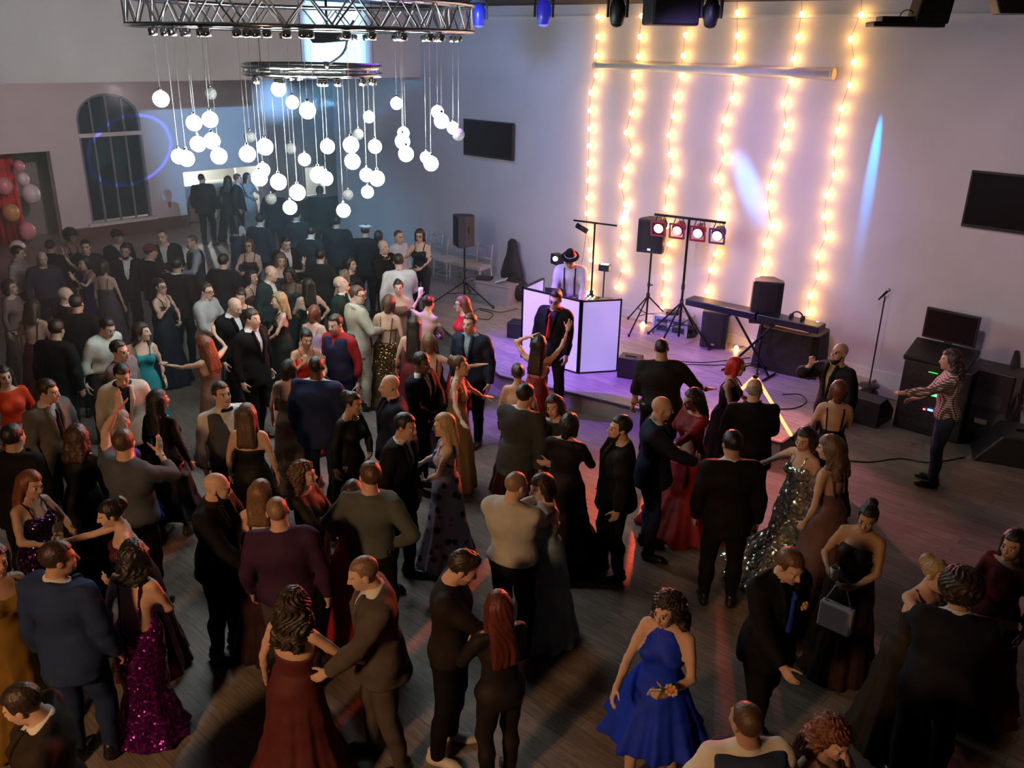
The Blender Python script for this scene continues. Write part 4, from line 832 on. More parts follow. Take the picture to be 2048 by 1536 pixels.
def quadmesh(name, V, Q, mats, mi=None, parent=None):
    me = bpy.data.meshes.new(name); nq = len(Q)
    me.vertices.add(len(V)); me.vertices.foreach_set('co', np.ascontiguousarray(V, f4).ravel())
    me.loops.add(nq * 4); me.loops.foreach_set('vertex_index', np.ascontiguousarray(Q, np.int32).ravel())
    me.polygons.add(nq); me.polygons.foreach_set('loop_start', np.arange(0, nq * 4, 4, dtype=np.int32))
    for m in mats: me.materials.append(m)
    if mi is not None: me.polygons.foreach_set('material_index', mi.astype(np.int32))
    me.polygons.foreach_set('use_smooth', np.ones(nq, bool)); me.update(calc_edges=True)
    o = bpy.data.objects.new(name, me); C.objects.link(o)
    if parent is not None: o.parent = parent
    STAT['tri'] += nq * 2
    return o
STAT = {'tri': 0, 'n': 0}
HANDPOSE = {'relax': (.35, .5, .35), 'flat': (.05, .1, .05), 'fist': (1.2, 1.5, .8), 'grip': (.7, 1.0, .6), 'spread': (.05, .1, .1)}
def hand_prims(w, d, n, side, sc, pose):
    # w wrist, d finger direction, n palm normal (towards the palm), side +1 right hand
    d = nrm(d); n = nrm(np.asarray(n) - d * np.dot(n, d)); t = np.cross(d, n) * side    # t: towards the thumb
    cu = HANDPOSE[pose]; P = []; w = np.asarray(w, float)
    P.append(('c', tuple(w - d * .03), .026 * sc, tuple(w + d * .015), .024 * sc, .01))
    for i, (lat, L, r) in enumerate(((.028, .070, .0088), (.0095, .078, .0092), (-.009, .072, .0088), (-.026, .056, .0078))):
        k0 = w + (d * .088 + t * lat * 1.02 - n * .003 - d * abs(i - 1) * .005) * sc
        P.append(('c', tuple(w + (d * .012 + t * lat * .55) * sc), .0165 * sc, tuple(k0), .0125 * sc, .012))
        dd = d + t * lat * (3.2 if pose == 'spread' else 1.0); dd = nrm(dd); ang = 0; q = k0
        for sfrac, c in zip((.46, .30, .24), cu):
            ang += c; v = dd * math.cos(ang) + n * math.sin(ang); q2 = q + v * L * sfrac * sc
            P.append(('c', tuple(q), r * sc * (1.0 if sfrac > .4 else .93), tuple(q2), r * sc * (.93 if sfrac > .25 else .8), .004)); q = q2
    th = nrm(t * .75 + d * .62 + n * .30); q = w + (d * .022 + t * .020 + n * .006) * sc; q1 = q + th * .045 * sc
    P.append(('c', tuple(q), .0145 * sc, tuple(q1), .0115 * sc, .010)); th2 = nrm(th + d * .4 + n * (.5 if cu[0] > .5 else .1)); q2 = q1 + th2 * .032 * sc
    P.append(('c', tuple(q1), .0108 * sc, tuple(q2), .0095 * sc, .004)); P.append(('c', tuple(q2), .0095 * sc, tuple(q2 + nrm(th2 + d * .3) * .024 * sc), .0078 * sc, .004))
    return P
ARM = {  # wrist target (x away from the body, y forward, z up), elbow hint, finger direction or None, palm normal, hand pose
 'down': ((.255, .035, .875), (.5, -.7, 0), None, (-1, .2, 0), 'relax'), 'down2': ((.235, .09, .88), (.4, -.9, 0), None, (-.8, -.5, 0), 'relax'),
 'hip': ((.185, .055, 1.03), (1, -.45, 0), (-.5, .75, -.3), (-.6, -.6, 0), 'relax'), 'front': ((.075, .235, 1.04), (.9, -.2, -.3), (-.9, .35, -.1), (0, -1, .2), 'relax'),
 'hold': ((.13, .29, 1.14), (.7, -.3, -.6), (-.35, .75, .35), (-.9, -.2, .2), 'grip'), 'chin': ((.09, .195, 1.37), (.6, .1, -.8), (-.25, -.2, .95), (-.2, -1, .1), 'grip'),
 'up': ((.24, .22, 1.82), (1, .2, -.2), (.05, .15, 1), (-.2, 1, 0), 'spread'), 'wave': ((.36, .25, 1.62), (1, -.2, -.7), (.1, .1, 1), (0, 1, 0), 'spread'),
 'out': ((.50, .22, 1.10), (.3, -.9, -.4), (.75, .55, -.1), (0, -.2, -1), 'spread'), 'fwd': ((.17, .48, 1.24), (.5, -.2, -.9), None, (-.4, -.2, -1), 'relax'),
 'fwdlow': ((.20, .40, 1.02), (.5, -.6, -.5), None, (-.8, 0, -.5), 'relax'), 'neck': ((.03, .42, 1.44), (.9, .1, -.5), (-.85, .5, .1), (0, -.6, -.8), 'relax'), 'hug': ((.06, .40, 1.12), (1, .0, -.3), (-.9, .4, 0), (0, -1, 0), 'relax'),
 'back': ((.10, -.20, 1.00), (1, -.4, 0), (-.9, -.2, -.3), (0, 1, 0), 'relax'), 'clap': ((.07, .30, 1.42), (.8, .0, -.7), (-.15, .3, 1), (-1, 0, 0), 'flat'),
 'head': ((.13, .06, 1.70), (1, .1, .1), (-.75, -.2, .55), (-.5, -.1, -1), 'flat'), 'side': ((.60, .10, 1.30), (.1, -.8, -.5), (.9, .1, .1), (0, 0, -1), 'spread'), 'raise': ((.34, .30, 1.92), (1, .1, -.4), (.15, .2, 1), (-.3, 1, 0), 'spread'), 'point': ((.13, .27, 1.50), (.8, .1, -.7), (-.2, .25, 1), (-.5, .8, 0), 'grip'),
 'reach': ((.30, .58, 1.36), (.6, -.1, -.8), None, (-.3, -.2, -1), 'spread')}
def ss(a, b, x): t = np.clip((x - a) / (b - a), 0, 1); return t * t * (3 - 2 * t)
def deform(V, q):
    V = np.array(V, float); 
    # head turn and nod, falling off away from the neck
    hy, hp, hr = q.get('hy', 0), q.get('hp', 0), q.get('hr', 0)
    if hy or hp or hr:
        c = np.array([0, -.015, 1.50]); r = np.hypot(V[:, 0], V[:, 1] - .02); w = ss(1.45, 1.54, V[:, 2]) * (1 - ss(.17, .26, r))
        d = V - c; a = np.radians(hy) * w; x = d[:, 0] * np.cos(a) - d[:, 1] * np.sin(a); y = d[:, 0] * np.sin(a) + d[:, 1] * np.cos(a); d = np.stack([x, y, d[:, 2]], 1)
        # nod about the turned ear axis (positive looks down), then tilt
        ax = np.stack([np.cos(a), np.sin(a)], 1); fwd = d[:, 0] * -np.sin(a) + d[:, 1] * np.cos(a); sd = d[:, 0] * ax[:, 0] + d[:, 1] * ax[:, 1]
        b = np.radians(-hp) * w; f2 = fwd * np.cos(b) - d[:, 2] * np.sin(b); z2 = fwd * np.sin(b) + d[:, 2] * np.cos(b)
        e = np.radians(hr) * w; s2 = sd * np.cos(e) + z2 * np.sin(e); z3 = -sd * np.sin(e) + z2 * np.cos(e)
        V = np.stack([c[0] + s2 * ax[:, 0] - f2 * np.sin(a), c[1] + s2 * ax[:, 1] + f2 * np.cos(a), c[2] + z3], 1)
    ln, lr, tw = q.get('lean', 0), q.get('side', 0), q.get('twist', 0)
    if ln or lr or tw:
        c = np.array([0, 0, .93]); w = ss(.84, 1.12, V[:, 2]); d = V - c
        a = np.radians(tw) * w; d = np.stack([d[:, 0] * np.cos(a) - d[:, 1] * np.sin(a), d[:, 0] * np.sin(a) + d[:, 1] * np.cos(a), d[:, 2]], 1)
        b = np.radians(-ln) * w; d = np.stack([d[:, 0], d[:, 1] * np.cos(b) - d[:, 2] * np.sin(b), d[:, 1] * np.sin(b) + d[:, 2] * np.cos(b)], 1)
        e = np.radians(lr) * w; d = np.stack([d[:, 0] * np.cos(e) + d[:, 2] * np.sin(e), d[:, 1], -d[:, 0] * np.sin(e) + d[:, 2] * np.cos(e)], 1); V = d + c
    return V
HC = np.array([0, .015, 1.632])       # head centre
def head_prims(fem):
    w = .94 if fem else 1.0; c = HC
    E = lambda x, y, z, rx, ry, rz, k: ('e', (c[0] + x, c[1] + y, c[2] + z), (rx * w, ry * w, rz), k)
    P = [E(0, -.014, .030, .074, .093, .086, .02), E(0, .030, -.030, .060, .062, .084, .03), E(0, .046, -.078, .043 if not fem else .036, .042, .034, .03)]
    P += [('c', (c[0] - .036, c[1] + .080, c[2] + .020), .009, (c[0] + .036, c[1] + .080, c[2] + .020), .009, .02)]
    P += [E(s * .034, .066, -.028, .024, .022, .022, .02) for s in (-1, 1)]
    P += [('c', (c[0], c[1] + .090, c[2] + .010), .008, (c[0], c[1] + .112, c[2] - .032), .0125, .012)] + [E(s * .011, .100, -.036, .009, .010, .008, .006) for s in (-1, 1)]
    P += [E(0, .088, -.064, .024, .012, .007, .006), E(0, .086, -.075, .021, .012, .0075, .006), E(0, .080, -.103, .018, .014, .013, .014)]
    P += [E(s * .076, -.008, -.008, .010, .021, .032, .006) for s in (-1, 1)]
    return P
def eye_subs(): return [('e', (HC[0] + s * .031, HC[1] + .103, HC[2] - .001), (.017, .017, .011), .012) for s in (-1, 1)]
def eye_adds(): return [('e', (HC[0] + s * .031, HC[1] + .076, HC[2] - .002), (.0135, .0135, .0125), .002) for s in (-1, 1)]
def body_groups(q):
    fem = q['sex'] == 'f'; b = q.get('b', 1.0); G = {}
    sw = (.155 if fem else .185) * (.6 + .4 * b); bx = b
    T = []
    if fem:
        T += [('e', (0, -.012, .945), (.170 * bx, .125 * bx, .115), .05), ('e', (0, 0, 1.10), (.122 * bx, .092 * bx, .14), .06), ('e', (0, .0, 1.28), (.140 * bx, .100 * bx, .150), .06), ('e', (0, -.045, .90), (.13 * bx, .09 * bx, .08), .05)]
        T += [('e', (s * .070 * bx, .070 * bx, 1.265), (.064 * bx, .062 * bx, .062), .03) for s in (-1, 1)]
    else:
        T += [('e', (0, 0, .945), (.160 * bx, .115 * bx, .125), .05), ('e', (0, .005 + .03 * (b - 1), 1.10), (.148 * bx, .106 * bx * (1 + .3 * (b - 1)), .15), .06), ('e', (0, .0, 1.29), (.172 * bx, .116 * bx, .165), .06), ('e', (0, -.02, 1.36), (.18 * (.5 + .5 * b), .09 * bx, .09), .06)]
    T += [('c', (-sw * .78, -.015, 1.425), .058 if not fem else .046, (sw * .78, -.015, 1.425), .058 if not fem else .046, .05), ('c', (-.04, -.02, 1.45), .05, (.04, -.02, 1.45), .05, .05)]
    G['torso'] = T
    nr = .057 if not fem else .046
    G['neck'] = [('c', (0, -.022, 1.44), nr * (.7 + .3 * b) + .006, (0, -.004, 1.57), nr * (.8 + .2 * b), .035)]
    up, fo = (.285, .25) if not fem else (.27, .235); asz = (.7 + .3 * b) * (1.0 if not fem else .82)
    G['arms'] = []; G['upper'] = []; G['fore'] = []; G['hands'] = []; G['wrist'] = []; G['hdir'] = []
    for side, a in ((1, q['arms'][1]), (-1, q['arms'][0])):
        A = ARM[a] if isinstance(a, str) else a
        tgt, hint, fd, pn, hp = A; S = np.array([side * sw, -.015, 1.415]); Tt = np.array([side * tgt[0], tgt[1], tgt[2]], float)
        if tgt[0] < .26 and tgt[1] < .2 and tgt[2] < 1.1: Tt[0] += side * .17 * (b - 1)
        d = Tt - S; L = np.linalg.norm(d)
        if L > (up + fo) * .985: d *= (up + fo) * .985 / L; Tt = S + d; L = np.linalg.norm(d)
        L = max(L, abs(up - fo) + .03); u = d / np.linalg.norm(d); x = (up * up - fo * fo + L * L) / 2 / L; hgt = math.sqrt(max(up * up - x * x, 0))
        hv = np.array([side * hint[0], hint[1], hint[2]], float); hv = nrm(hv - u * np.dot(hv, u)); E_ = S + u * x + hv * hgt
        U_ = [('c', tuple(S), .052 * asz, tuple(S + (E_ - S) * .5), .047 * asz, .03), ('c', tuple(S + (E_ - S) * .5), .047 * asz, tuple(E_), .038 * asz, .02)]
        F2 = [('c', tuple(E_), .038 * asz, tuple(E_ + (Tt - E_) * .35), .040 * asz, .015), ('c', tuple(E_ + (Tt - E_) * .35), .040 * asz, tuple(Tt), .026 * asz, .015)]
        G['upper'].append(U_); G['fore'].append(F2); G['arms'] += U_ + F2
        fdv = nrm(Tt - E_) if fd is None else nrm(np.array([side * fd[0], fd[1], fd[2]]) + 0)
        if fd is None: fdv = nrm(fdv + np.array([0, .1, 0]))
        pnv = np.array([side * pn[0], pn[1], pn[2]], float); hs = .92 if fem else 1.0
        G['hands'].append(hand_prims(Tt, fdv, pnv, side, hs, hp)); G['wrist'].append(Tt); G['hdir'].append((fdv, pnv))
    st = q.get('stance', (0., 0.)); wd = q.get('wide', .0); hx = .088 * (.6 + .4 * b); lsz = (.75 + .25 * b) * (1. if not fem else .95)
    G['legs'] = []; G['ank'] = []
    for side, dy in ((1, st[0]), (-1, st[1])):
        hip = np.array([side * hx, -.005, .91]); an = np.array([side * (hx + .01 + wd), dy - .02, .085 + (.05 if dy < -.14 else 0)]); mid = (hip + an) / 2 + np.array([side * .012, .035 + .12 * abs(dy), .03])
        G['legs'] += [('c', tuple(hip), .092 * lsz, tuple(mid), .058 * lsz, .04), ('c', tuple(mid), .056 * lsz, tuple(mid + (an - mid) * .35 + np.array([0, -.012, 0])), .056 * lsz, .02), ('c', tuple(mid + (an - mid) * .35 + np.array([0, -.012, 0])), .054 * lsz, tuple(an), .036, .02)]
        fa = side * .12; toe = an + np.array([math.sin(fa) * .15, .15, -.055]); G['legs'] += [('c', tuple(an + np.array([0, -.03, -.045])), .036, tuple(an), .036, .02), ('c', tuple(an + np.array([0, -.02, -.05])), .034, tuple(toe), .026, .02)]
        G['ank'].append((an, fa))
    return G
def lcol(c, k): return tuple(min(1, x * k) for x in c)
def fabric(c, sh=.75): return mat('fabric %.3f %.3f %.3f' % c, c, sh, noise=.14, scale=7, bump=.7, spec=.12)
def satin(c): return mat('satin %.3f %.3f %.3f' % c, c, .62, noise=.14, scale=7, bump=.5, spec=.2)
def sequin(c, sc=70): return mat('sequin %.3f %.3f %.3f' % c, c, .22, .85, kind='sequin', scale=sc)
def skinm(c): return mat('skin %.3f %.3f %.3f' % c, c, .52, noise=.06, scale=25, spec=.35)
def hairm(c): return mat('hair %.3f %.3f %.3f' % c, c, .45, noise=.25, scale=60, bump=.3)
LIPS = mat('lips', (.38, .12, .11), .4); EYEW = mat('eye white', (.65, .63, .60), .3); EYED = mat('dark iris', (.02, .015, .012), .2); SHOE = mat('black leather', (.012, .011, .011), .35, noise=.1); SHOEW = mat('white trainer', (.62, .60, .58), .5, noise=.05); HEEL = mat('strappy heel', (.05, .04, .04), .4)
def shoe_mesh():
    P = [('c', (0, -.045, .045), .042, (0, .0, .05), .044, .03), ('c', (0, .0, .04), .042, (.005, .13, .032), .036, .03), ('c', (.005, .13, .03), .038, (.006, .185, .024), .026, .03), ('c', (0, -.03, .06), .040, (0, -.03, .11), .042, .02)]
    V, Q = solve(P, .014, cuts=[lambda x, y, z: .002 - z + 0 * x + 0 * y]); return V, Q
SHV, SHQ = shoe_mesh(); SHD = {}
def shoe(par, an, fa, m, s, side):
    if m.name not in SHD:
        o = quadmesh('shoe', SHV, SHQ, [m]); SHD[m.name] = o.data; bpy.data.objects.remove(o)
    o = bpy.data.objects.new('shoe', SHD[m.name]); C.objects.link(o); o.parent = par; o.location = (an[0] * s, an[1] * s, max(0, (an[2] - .085)) * s); o.rotation_euler = (0, 0, -fa); o.scale = (s, s, s); return o
def hair_build(q, h, rnd):
    st = q['hair']; c = HC; fem = q['sex'] == 'f'; E = lambda x, y, z, rx, ry, rz, k=.02: ('e', (c[0] + x, c[1] + y, c[2] + z), (rx, ry, rz), k)
    if st in ('bald', None): return None
    base = E(0, -.016, .030, .077, .096, .090); P = []; cuts = []; wob = None; ph = rnd.uniform(0, 6)
    def face(yc, zc, low): return lambda x, y, z: np.maximum(np.minimum(y - (c[1] + yc), (c[2] + zc) - z), (c[2] + low) - z + 0 * x)
    amp = .003
    if st == 'buzz': P = [E(0, -.016, .030, .0765, .0965, .089)]; cuts = [face(.028, .062, -.05)]; amp = .001
    elif st == 'fringe': P = [E(0, -.018, .020, .0775, .0955, .083)]; cuts = [face(.0, .2, -.06), lambda x, y, z: z - (c[2] + .040) - .25 * (c[1] - y) + 0 * x + 0 * y]; amp = .002
    elif st == 'short': P = [E(0, -.016, .036, .084, .104, .097)]; cuts = [face(.034, .066, -.055)]
    elif st == 'quiff': P = [E(0, -.014, .042, .082, .104, .100), E(0, .035, .10, .055, .05, .04)]; cuts = [face(.036, .066, -.05)]; amp = .005
    elif st == 'bob': P = [E(0, -.018, .034, .090, .108, .100)] + [('c', (s * .07, c[1] - .02, c[2] + .02), .035, (s * .078, c[1] - .015, c[2] - .10), .030, .03) for s in (-1, 1)] + [('c', (0, c[1] - .08, c[2]), .05, (0, c[1] - .085, c[2] - .10), .045, .05)]; cuts = [face(.030, .064, -.14)]; amp = .004
    elif st == 'updo': P = [E(0, -.018, .034, .083, .102, .095), E(0, -.115, .05, .052, .045, .052, .02), E(.01, -.10, .09, .04, .04, .035, .02)]; cuts = [face(.030, .062, -.07)]; amp = .004
    elif st == 'topbun': P = [E(0, -.018, .034, .083, .102, .095), E(0, -.06, .13, .05, .05, .04, .02)]; cuts = [face(.030, .062, -.07)]; amp = .004
    elif st == 'afro': P = [E(0, -.03, .05, .145, .15, .14)]; cuts = [face(.035, .055, -.11)]; amp = .008
    elif st in ('long', 'curly', 'wavy'):
        L = q.get('hl', .30); wd_ = 1.25 if st == 'curly' else (1.1 if st == 'wavy' else 1.0)
        P = [E(0, -.02, .036, .088 * (1 + (wd_ - 1) * .5), .108, .100)]
        for x in (-.045, 0, .045): P.append(('c', (x, c[1] - .07, c[2] + .02), .05 * wd_, (x * 1.5 * wd_, c[1] - .125, c[2] - L), .034 * wd_, .04))
        for s in (-1, 1): P.append(('c', (s * .07, c[1] - .025, c[2] + .02), .034 * wd_, (s * .092 * wd_, c[1] - .04 + .02 * (q.get('hf', 0)), c[2] - L * .62), .028 * wd_, .03))
        if q.get('hf'):
            for s in (-1, 1): P.append(('c', (s * .09, c[1] - .01, c[2] - .1), .028, (s * .105, c[1] + .075, c[2] - L * .85), .026, .03))
        cuts = [face(.034, .062, -L - .1)]; amp = .012 if st == 'curly' else (.006 if st == 'wavy' else .003)
    fr = 95. if amp < .006 else 60.
    wob = lambda x, y, z: amp * np.sin(np.arctan2(y - c[1] + .03, x) * 17 + ph + 9 * np.sin(z * (28 if amp > .004 else 8) + ph)) + (amp * .6 * np.sin(x * fr + ph) * np.sin(y * fr) * np.sin(z * fr * .8) if amp > .004 else 0)
    return solve(P, h, cuts=cuts, wob=wob)
def person(px, py, Fd, sex, outfit, label, **q):
    q['sex'] = sex; fem = sex == 'f'; rnd = random.Random(px * 7919 + py * 31)
    q.setdefault('arms', ('down', 'down')); q.setdefault('hair', 'long' if fem else 'short'); q.setdefault('hc', (.03, .02, .015)); q.setdefault('skin', (.52, .33, .24)); q.setdefault('b', 1.0 + rnd.uniform(-.04, .10))
    if q.get('grp') is None: q['stance'] = q.get('stance', (rnd.uniform(-.06, .10), rnd.uniform(-.06, .10)))
    q.setdefault('side', rnd.uniform(-4, 4)); q.setdefault('lean', rnd.uniform(-2, 5)); q.setdefault('hy', rnd.uniform(-12, 12)); q.setdefault('hp', rnd.uniform(-3, 9)); q.setdefault('twist', rnd.uniform(-8, 8)); q.setdefault('hr', rnd.uniform(-5, 5)); q.setdefault('wide', rnd.uniform(.0, .04))
    Hh = q.get('h', 1.67 if fem else 1.79); s = Hh / 1.75; z0 = q.get('z0', 0.)
    th = math.pi + math.radians(Fd); ct, st_ = math.cos(th), math.sin(th)
    top = deform(np.array([[0, 0, 1.75]]), q)[0] * s + np.array([0, 0, q.get('hat', 0)])
    hp = g(px, py, z0 + top[2]); loc = np.array([hp[0] - (ct * top[0] - st_ * top[1]), hp[1] - (st_ * top[0] + ct * top[1]), z0])
    D = np.linalg.norm(loc - O); hb = float(np.clip(D * .0030, .020, .042)) * (1.05 if fem else 1.5); hcl = float(np.clip(D * .00235, .0160, .036)); hh = float(np.clip(D * .0011, .0080, .017)); hn = float(np.clip(D * .0011, .0070, .014))
    G = body_groups(q); HP = head_prims(fem); SK = skinm(q['skin'])
    # body: trunk and limbs, then head and hands on finer grids of the same surface
    core = G['torso'] + G['neck'] + G['arms'] + G['legs']
    full = core + HP
    for hd in G['hands']: full = full + hd[:5]
    V, Q = solve(full, hb)
    cen = V[Q].mean(1); keep = cen[:, 2] < 1.525 if not np.any([w[2] > 1.45 for w in G['wrist']]) else ~((cen[:, 2] > 1.525) & (np.hypot(cen[:, 0], cen[:, 1] - .02) < .125))
    for w, (fd, _) in zip(G['wrist'], G['hdir']): keep &= ~((np.linalg.norm(cen - (w + fd * .09), axis=1) < .125) & ((cen - w) @ fd > -.004))
    Vs, Qs, Ms = [V], [Q[keep]], [np.zeros(keep.sum(), int)]; nv = len(V)
    bx = (np.array([-.115, -.16, 1.495]), np.array([.115, .165, 1.785]))
    Fh = Field(bx[0], bx[1], hh)
    for p in G['torso'][-2:] + G['neck'] + HP: Fh.prim(p)
    for p in eye_subs(): Fh.prim(p, 0, True)
    for p in eye_adds(): Fh.prim(p)
    V, Q = Fh.net(); cen = V[Q].mean(1); k = cen[:, 2] > 1.512; Q = Q[k]; cen = cen[k] - HC; mi = np.zeros(len(Q), int)
    ax_ = np.abs(cen[:, 0]); mi[(np.abs(cen[:, 2] + .069) < .0095) & (ax_ < .023) & (cen[:, 1] > .078)] = 1
    ey = (np.abs(cen[:, 2] + .001) < .0085) & (np.abs(ax_ - .031) < .0145) & (cen[:, 1] > .068); mi[ey] = 2 if D < 13 else 0; mi[ey & (np.abs(ax_ - .030) < .0068)] = 3
    br = (np.abs(cen[:, 2] - .022) < max(.0042, hh * .5)) & (ax_ > .013) & (ax_ < .052) & (cen[:, 1] > .055); mi[br] = 4
    if q.get('stub'): mi[(cen[:, 2] < -.048) & (cen[:, 1] > -.005) & (mi == 0) & (cen[:, 2] > -.13)] = 5
    Vs.append(V); Qs.append(Q + nv); Ms.append(mi); nv += len(V)
    for w, (fd, _), hd, fa in zip(G['wrist'], G['hdir'], G['hands'], G['fore']):
        V, Q = solve(hd + fa[1:], hn, box=bounds(hd, .02)); 
        if len(Q) == 0: continue
        cen = V[Q].mean(1); k = ((cen - w) @ fd > -.016); Q = Q[k]; Vs.append(V); Qs.append(Q + nv); Ms.append(np.zeros(len(Q), int)); nv += len(V)
    hcm = hairm(q['hc'])
    o = quadmesh('person', deform(np.concatenate(Vs), q) * s, np.concatenate(Qs), [SK, LIPS, EYEW, EYED, mat('brow %.3f %.3f' % (q['hc'][0], q['skin'][0]), tuple(.5 * a_ + .28 * b_ for a_, b_ in zip(q['hc'], q['skin'])), .6), skinm(tuple(round(x * .62, 3) for x in q['skin']))], np.concatenate(Ms)); o.location = loc; o.rotation_euler = (0, 0, th); tag(o, label, 'person', q.get('group', 'party guests'))
    def cloth(name, prims, off, m, cuts=(), subs=(), h=None, wr=.004):
        p1, p2 = rnd.uniform(0, 6), rnd.uniform(0, 6)
        wf = (lambda x, y, z: wr * np.sin(z * 31 + 5 * x + p1) * np.sin(x * 23 + p2) + wr * np.sin(y * 27 + z * 17 + p2)) if wr else None
        V, Q = solve(prims, h or hcl, off, cuts, subs, wf)
        if len(Q) == 0: return None
        return quadmesh(name, deform(V, q) * s, Q, [m], parent=o)
    c1, c2 = q.get('c1', (.02, .02, .025)), q.get('c2', (.015, .015, .018)); shc = q.get('sc', (.62, .62, .62))
    m1 = sequin(c1, q.get('sqs', 70)) if q.get('sparkle') else mat('%s %.2f' % (q['pat'], c1[0]), c1, .7, kind=q['pat'], scale=9., spec=.2) if q.get('pat') else (satin(c1) if fem and q.get('satin', True) else fabric(c1))
    neckz = lambda zz: (lambda x, y, z: z - zz - .10 * np.abs(x) * 0 + 0 * x + 0 * y - .03 * (y < 0))
    def vcut(bottom, wid): return lambda x, y, z: -np.maximum(np.maximum(np.abs(x) - wid * (z - bottom) / (1.50 - bottom), .02 - y), bottom - z)
    legs = [p for p in G['legs']]; ank = lambda zz: (lambda x, y, z: zz - z + 0 * x + 0 * y)
    wcut = []
    for w, (fd, _), fa in zip(G['wrist'], G['hdir'], G['fore']):
        e = np.array(fa[0][1]); ad = nrm(w - e); wcut.append((w - ad * q.get('cuff', .0), ad))
    def wristcut(frac=0.):
        fs = []
        for (w, ad), fa in zip(wcut, G['fore']):
            e = np.array(fa[0][1]); Lf = np.linalg.norm(np.array(fa[1][3]) - e); w_ = w - ad * Lf * frac
            fs.append(lambda x, y, z, w_=w_, ad=ad: np.where((x - w_[0]) ** 2 + (y - w_[1]) ** 2 + (z - w_[2]) ** 2 < (.14 + frac * .25) ** 2, (x - w_[0]) * ad[0] + (y - w_[1]) * ad[1] + (z - w_[2]) * ad[2], -9.))
        return fs
    shoes = q.get('shoe', SHOE if not fem else HEEL)
    if outfit in ('suit', 'shirt', 'vest', 'tee'):
        tro = fabric(c2); cloth('trousers', [p for p in G['torso'][:1]] + [p for i, p in enumerate(legs) if i % 5 < 3], .016, tro, [lambda x, y, z: z - 1.06 + 0 * x + 0 * y, ank(.045)])
        arms = G['arms']; tor = G['torso']
        if outfit == 'suit':
            sm = fabric(shc); cloth('shirt', tor + [('c', (0, -.022, 1.47), .062, (0, -.016, 1.515), .060, .01)], .010, sm, [lambda x, y, z: z - 1.528 - .1 * y + 0 * x, lambda x, y, z: .98 - z + 0 * x + 0 * y])
            skirt = [('s', [.79, .95, 1.10], [.172 * q['b'], .170 * q['b'], .150 * q['b']], .74, .02, 5, rnd.uniform(0, 6), 0, -.004, .05)]
            jk = cloth('jacket', tor + skirt + arms, .026, m1, wristcut() + [lambda x, y, z: .80 - z + 0 * x + 0 * y, lambda x, y, z: z - 1.495 - .12 * np.abs(x) * 0 + .25 * y + 0 * x, vcut(1.10, .062)], wr=.0045, h=hcl * .9)
            if D < 14:
                for sd in (-1, 1): cloth('lapel', [('c', (sd * .068, .070 * q['b'], 1.49), .018, (sd * .060, .128 * q['b'], 1.36), .022, .01), ('c', (sd * .060, .128 * q['b'], 1.36), .022, (sd * .012, .140 * q['b'], 1.10), .010, .01)], .004, m1, h=min(hcl, .015), wr=0)
            if q.get('tie'):
                cloth('tie', [('c', (0, .125 * q['b'], 1.455), .014, (0, .150 * q['b'], 1.42), .018, .01), ('c', (0, .135 * q['b'], 1.42), .016, (0, .140 * q['b'], 1.15), .032, .01)], .0, satin(q['tie']), h=min(hcl, .012), wr=0)
        elif outfit == 'vest':
            sm = fabric(shc); cloth('shirt', tor + arms + [('c', (0, -.022, 1.47), .060, (0, -.016, 1.512), .058, .01)], .012, sm, wristcut(q.get('roll', .0)) + [lambda x, y, z: z - 1.525 - .1 * y + 0 * x, lambda x, y, z: .97 - z + 0 * x + 0 * y])
            cloth('waistcoat', tor, .036, m1, [lambda x, y, z: .93 - z - .25 * np.maximum(y, 0) * 0 + 0 * x + 0 * y, lambda x, y, z: z - 1.475 + 0 * x + .1 * y, vcut(q.get('vb', 1.22), q.get('vw', .085)), lambda x, y, z: np.abs(x) - .165 * q['b'] - .35 * np.maximum(0, 1.30 - z) + 0 * y])
            if q.get('bow'): cloth('bow_tie', [('c', (-.045, .085, 1.49), .016, (0, .098, 1.485), .009, .004), ('c', (.045, .085, 1.49), .016, (0, .098, 1.485), .009, .004)], .004, satin(q['bow']), h=min(hcl, .011), wr=0)
        else:
            loose = .018
            cloth('shirt', tor + [('e', (0, 0, .96), (.17 * q['b'], .125 * q['b'], .10), .06)] + arms + [('c', (0, -.022, 1.47), .060, (0, -.016, 1.50), .058, .01)], loose, m1, wristcut(q.get('roll', .0)) + [lambda x, y, z: z - 1.512 - .1 * y + 0 * x, lambda x, y, z: (.90 if q.get('untuck') else .97) - z + 0 * x + 0 * y], wr=.004)
            if q.get('belt') is not False:
                cloth('belt', G['torso'][:2], .024, SHOE, [lambda x, y, z: np.abs(z - .985) - .020 + 0 * x + 0 * y], wr=0)
    else:       # dresses
        long_ = outfit in ('gown', 'mermaid'); b = q['b']; hem = {'gown': .02, 'mermaid': .02, 'short': .52, 'midi': .30, 'jump': .06}[outfit]
        fl = q.get('flare', .34)
        if outfit == 'mermaid': sk = ('s', [hem, .12, .45, .70, .95, 1.08], [.30, .24, .15 * b, .17 * b, .185 * b, .145 * b], .80, .05, 9, rnd.uniform(0, 6), 0, -.01, .03)
        elif outfit == 'short': sk = ('s', [hem, .75, .95, 1.08], [fl, .25 * b, .185 * b, .135 * b], .80, .09, 9, rnd.uniform(0, 6), 0, -.005, .03)
        elif outfit == 'jump': sk = None
        else: sk = ('s', [hem, .5, .92, 1.08], [fl, .23 * b, .180 * b, .138 * b], .80, .07, 10, rnd.uniform(0, 6), 0, -.005, .03)
        P = list(G['torso']); zf = q.get('zf', 1.345); zb_ = q.get('zb', 1.26); neck = q.get('neck', 'strap')
        if sk: P.append(sk)
        else: P += [p for i, p in enumerate(legs) if i % 5 < 3]
        cuts = []
        ov = .030 if neck == 'strap' else 0.
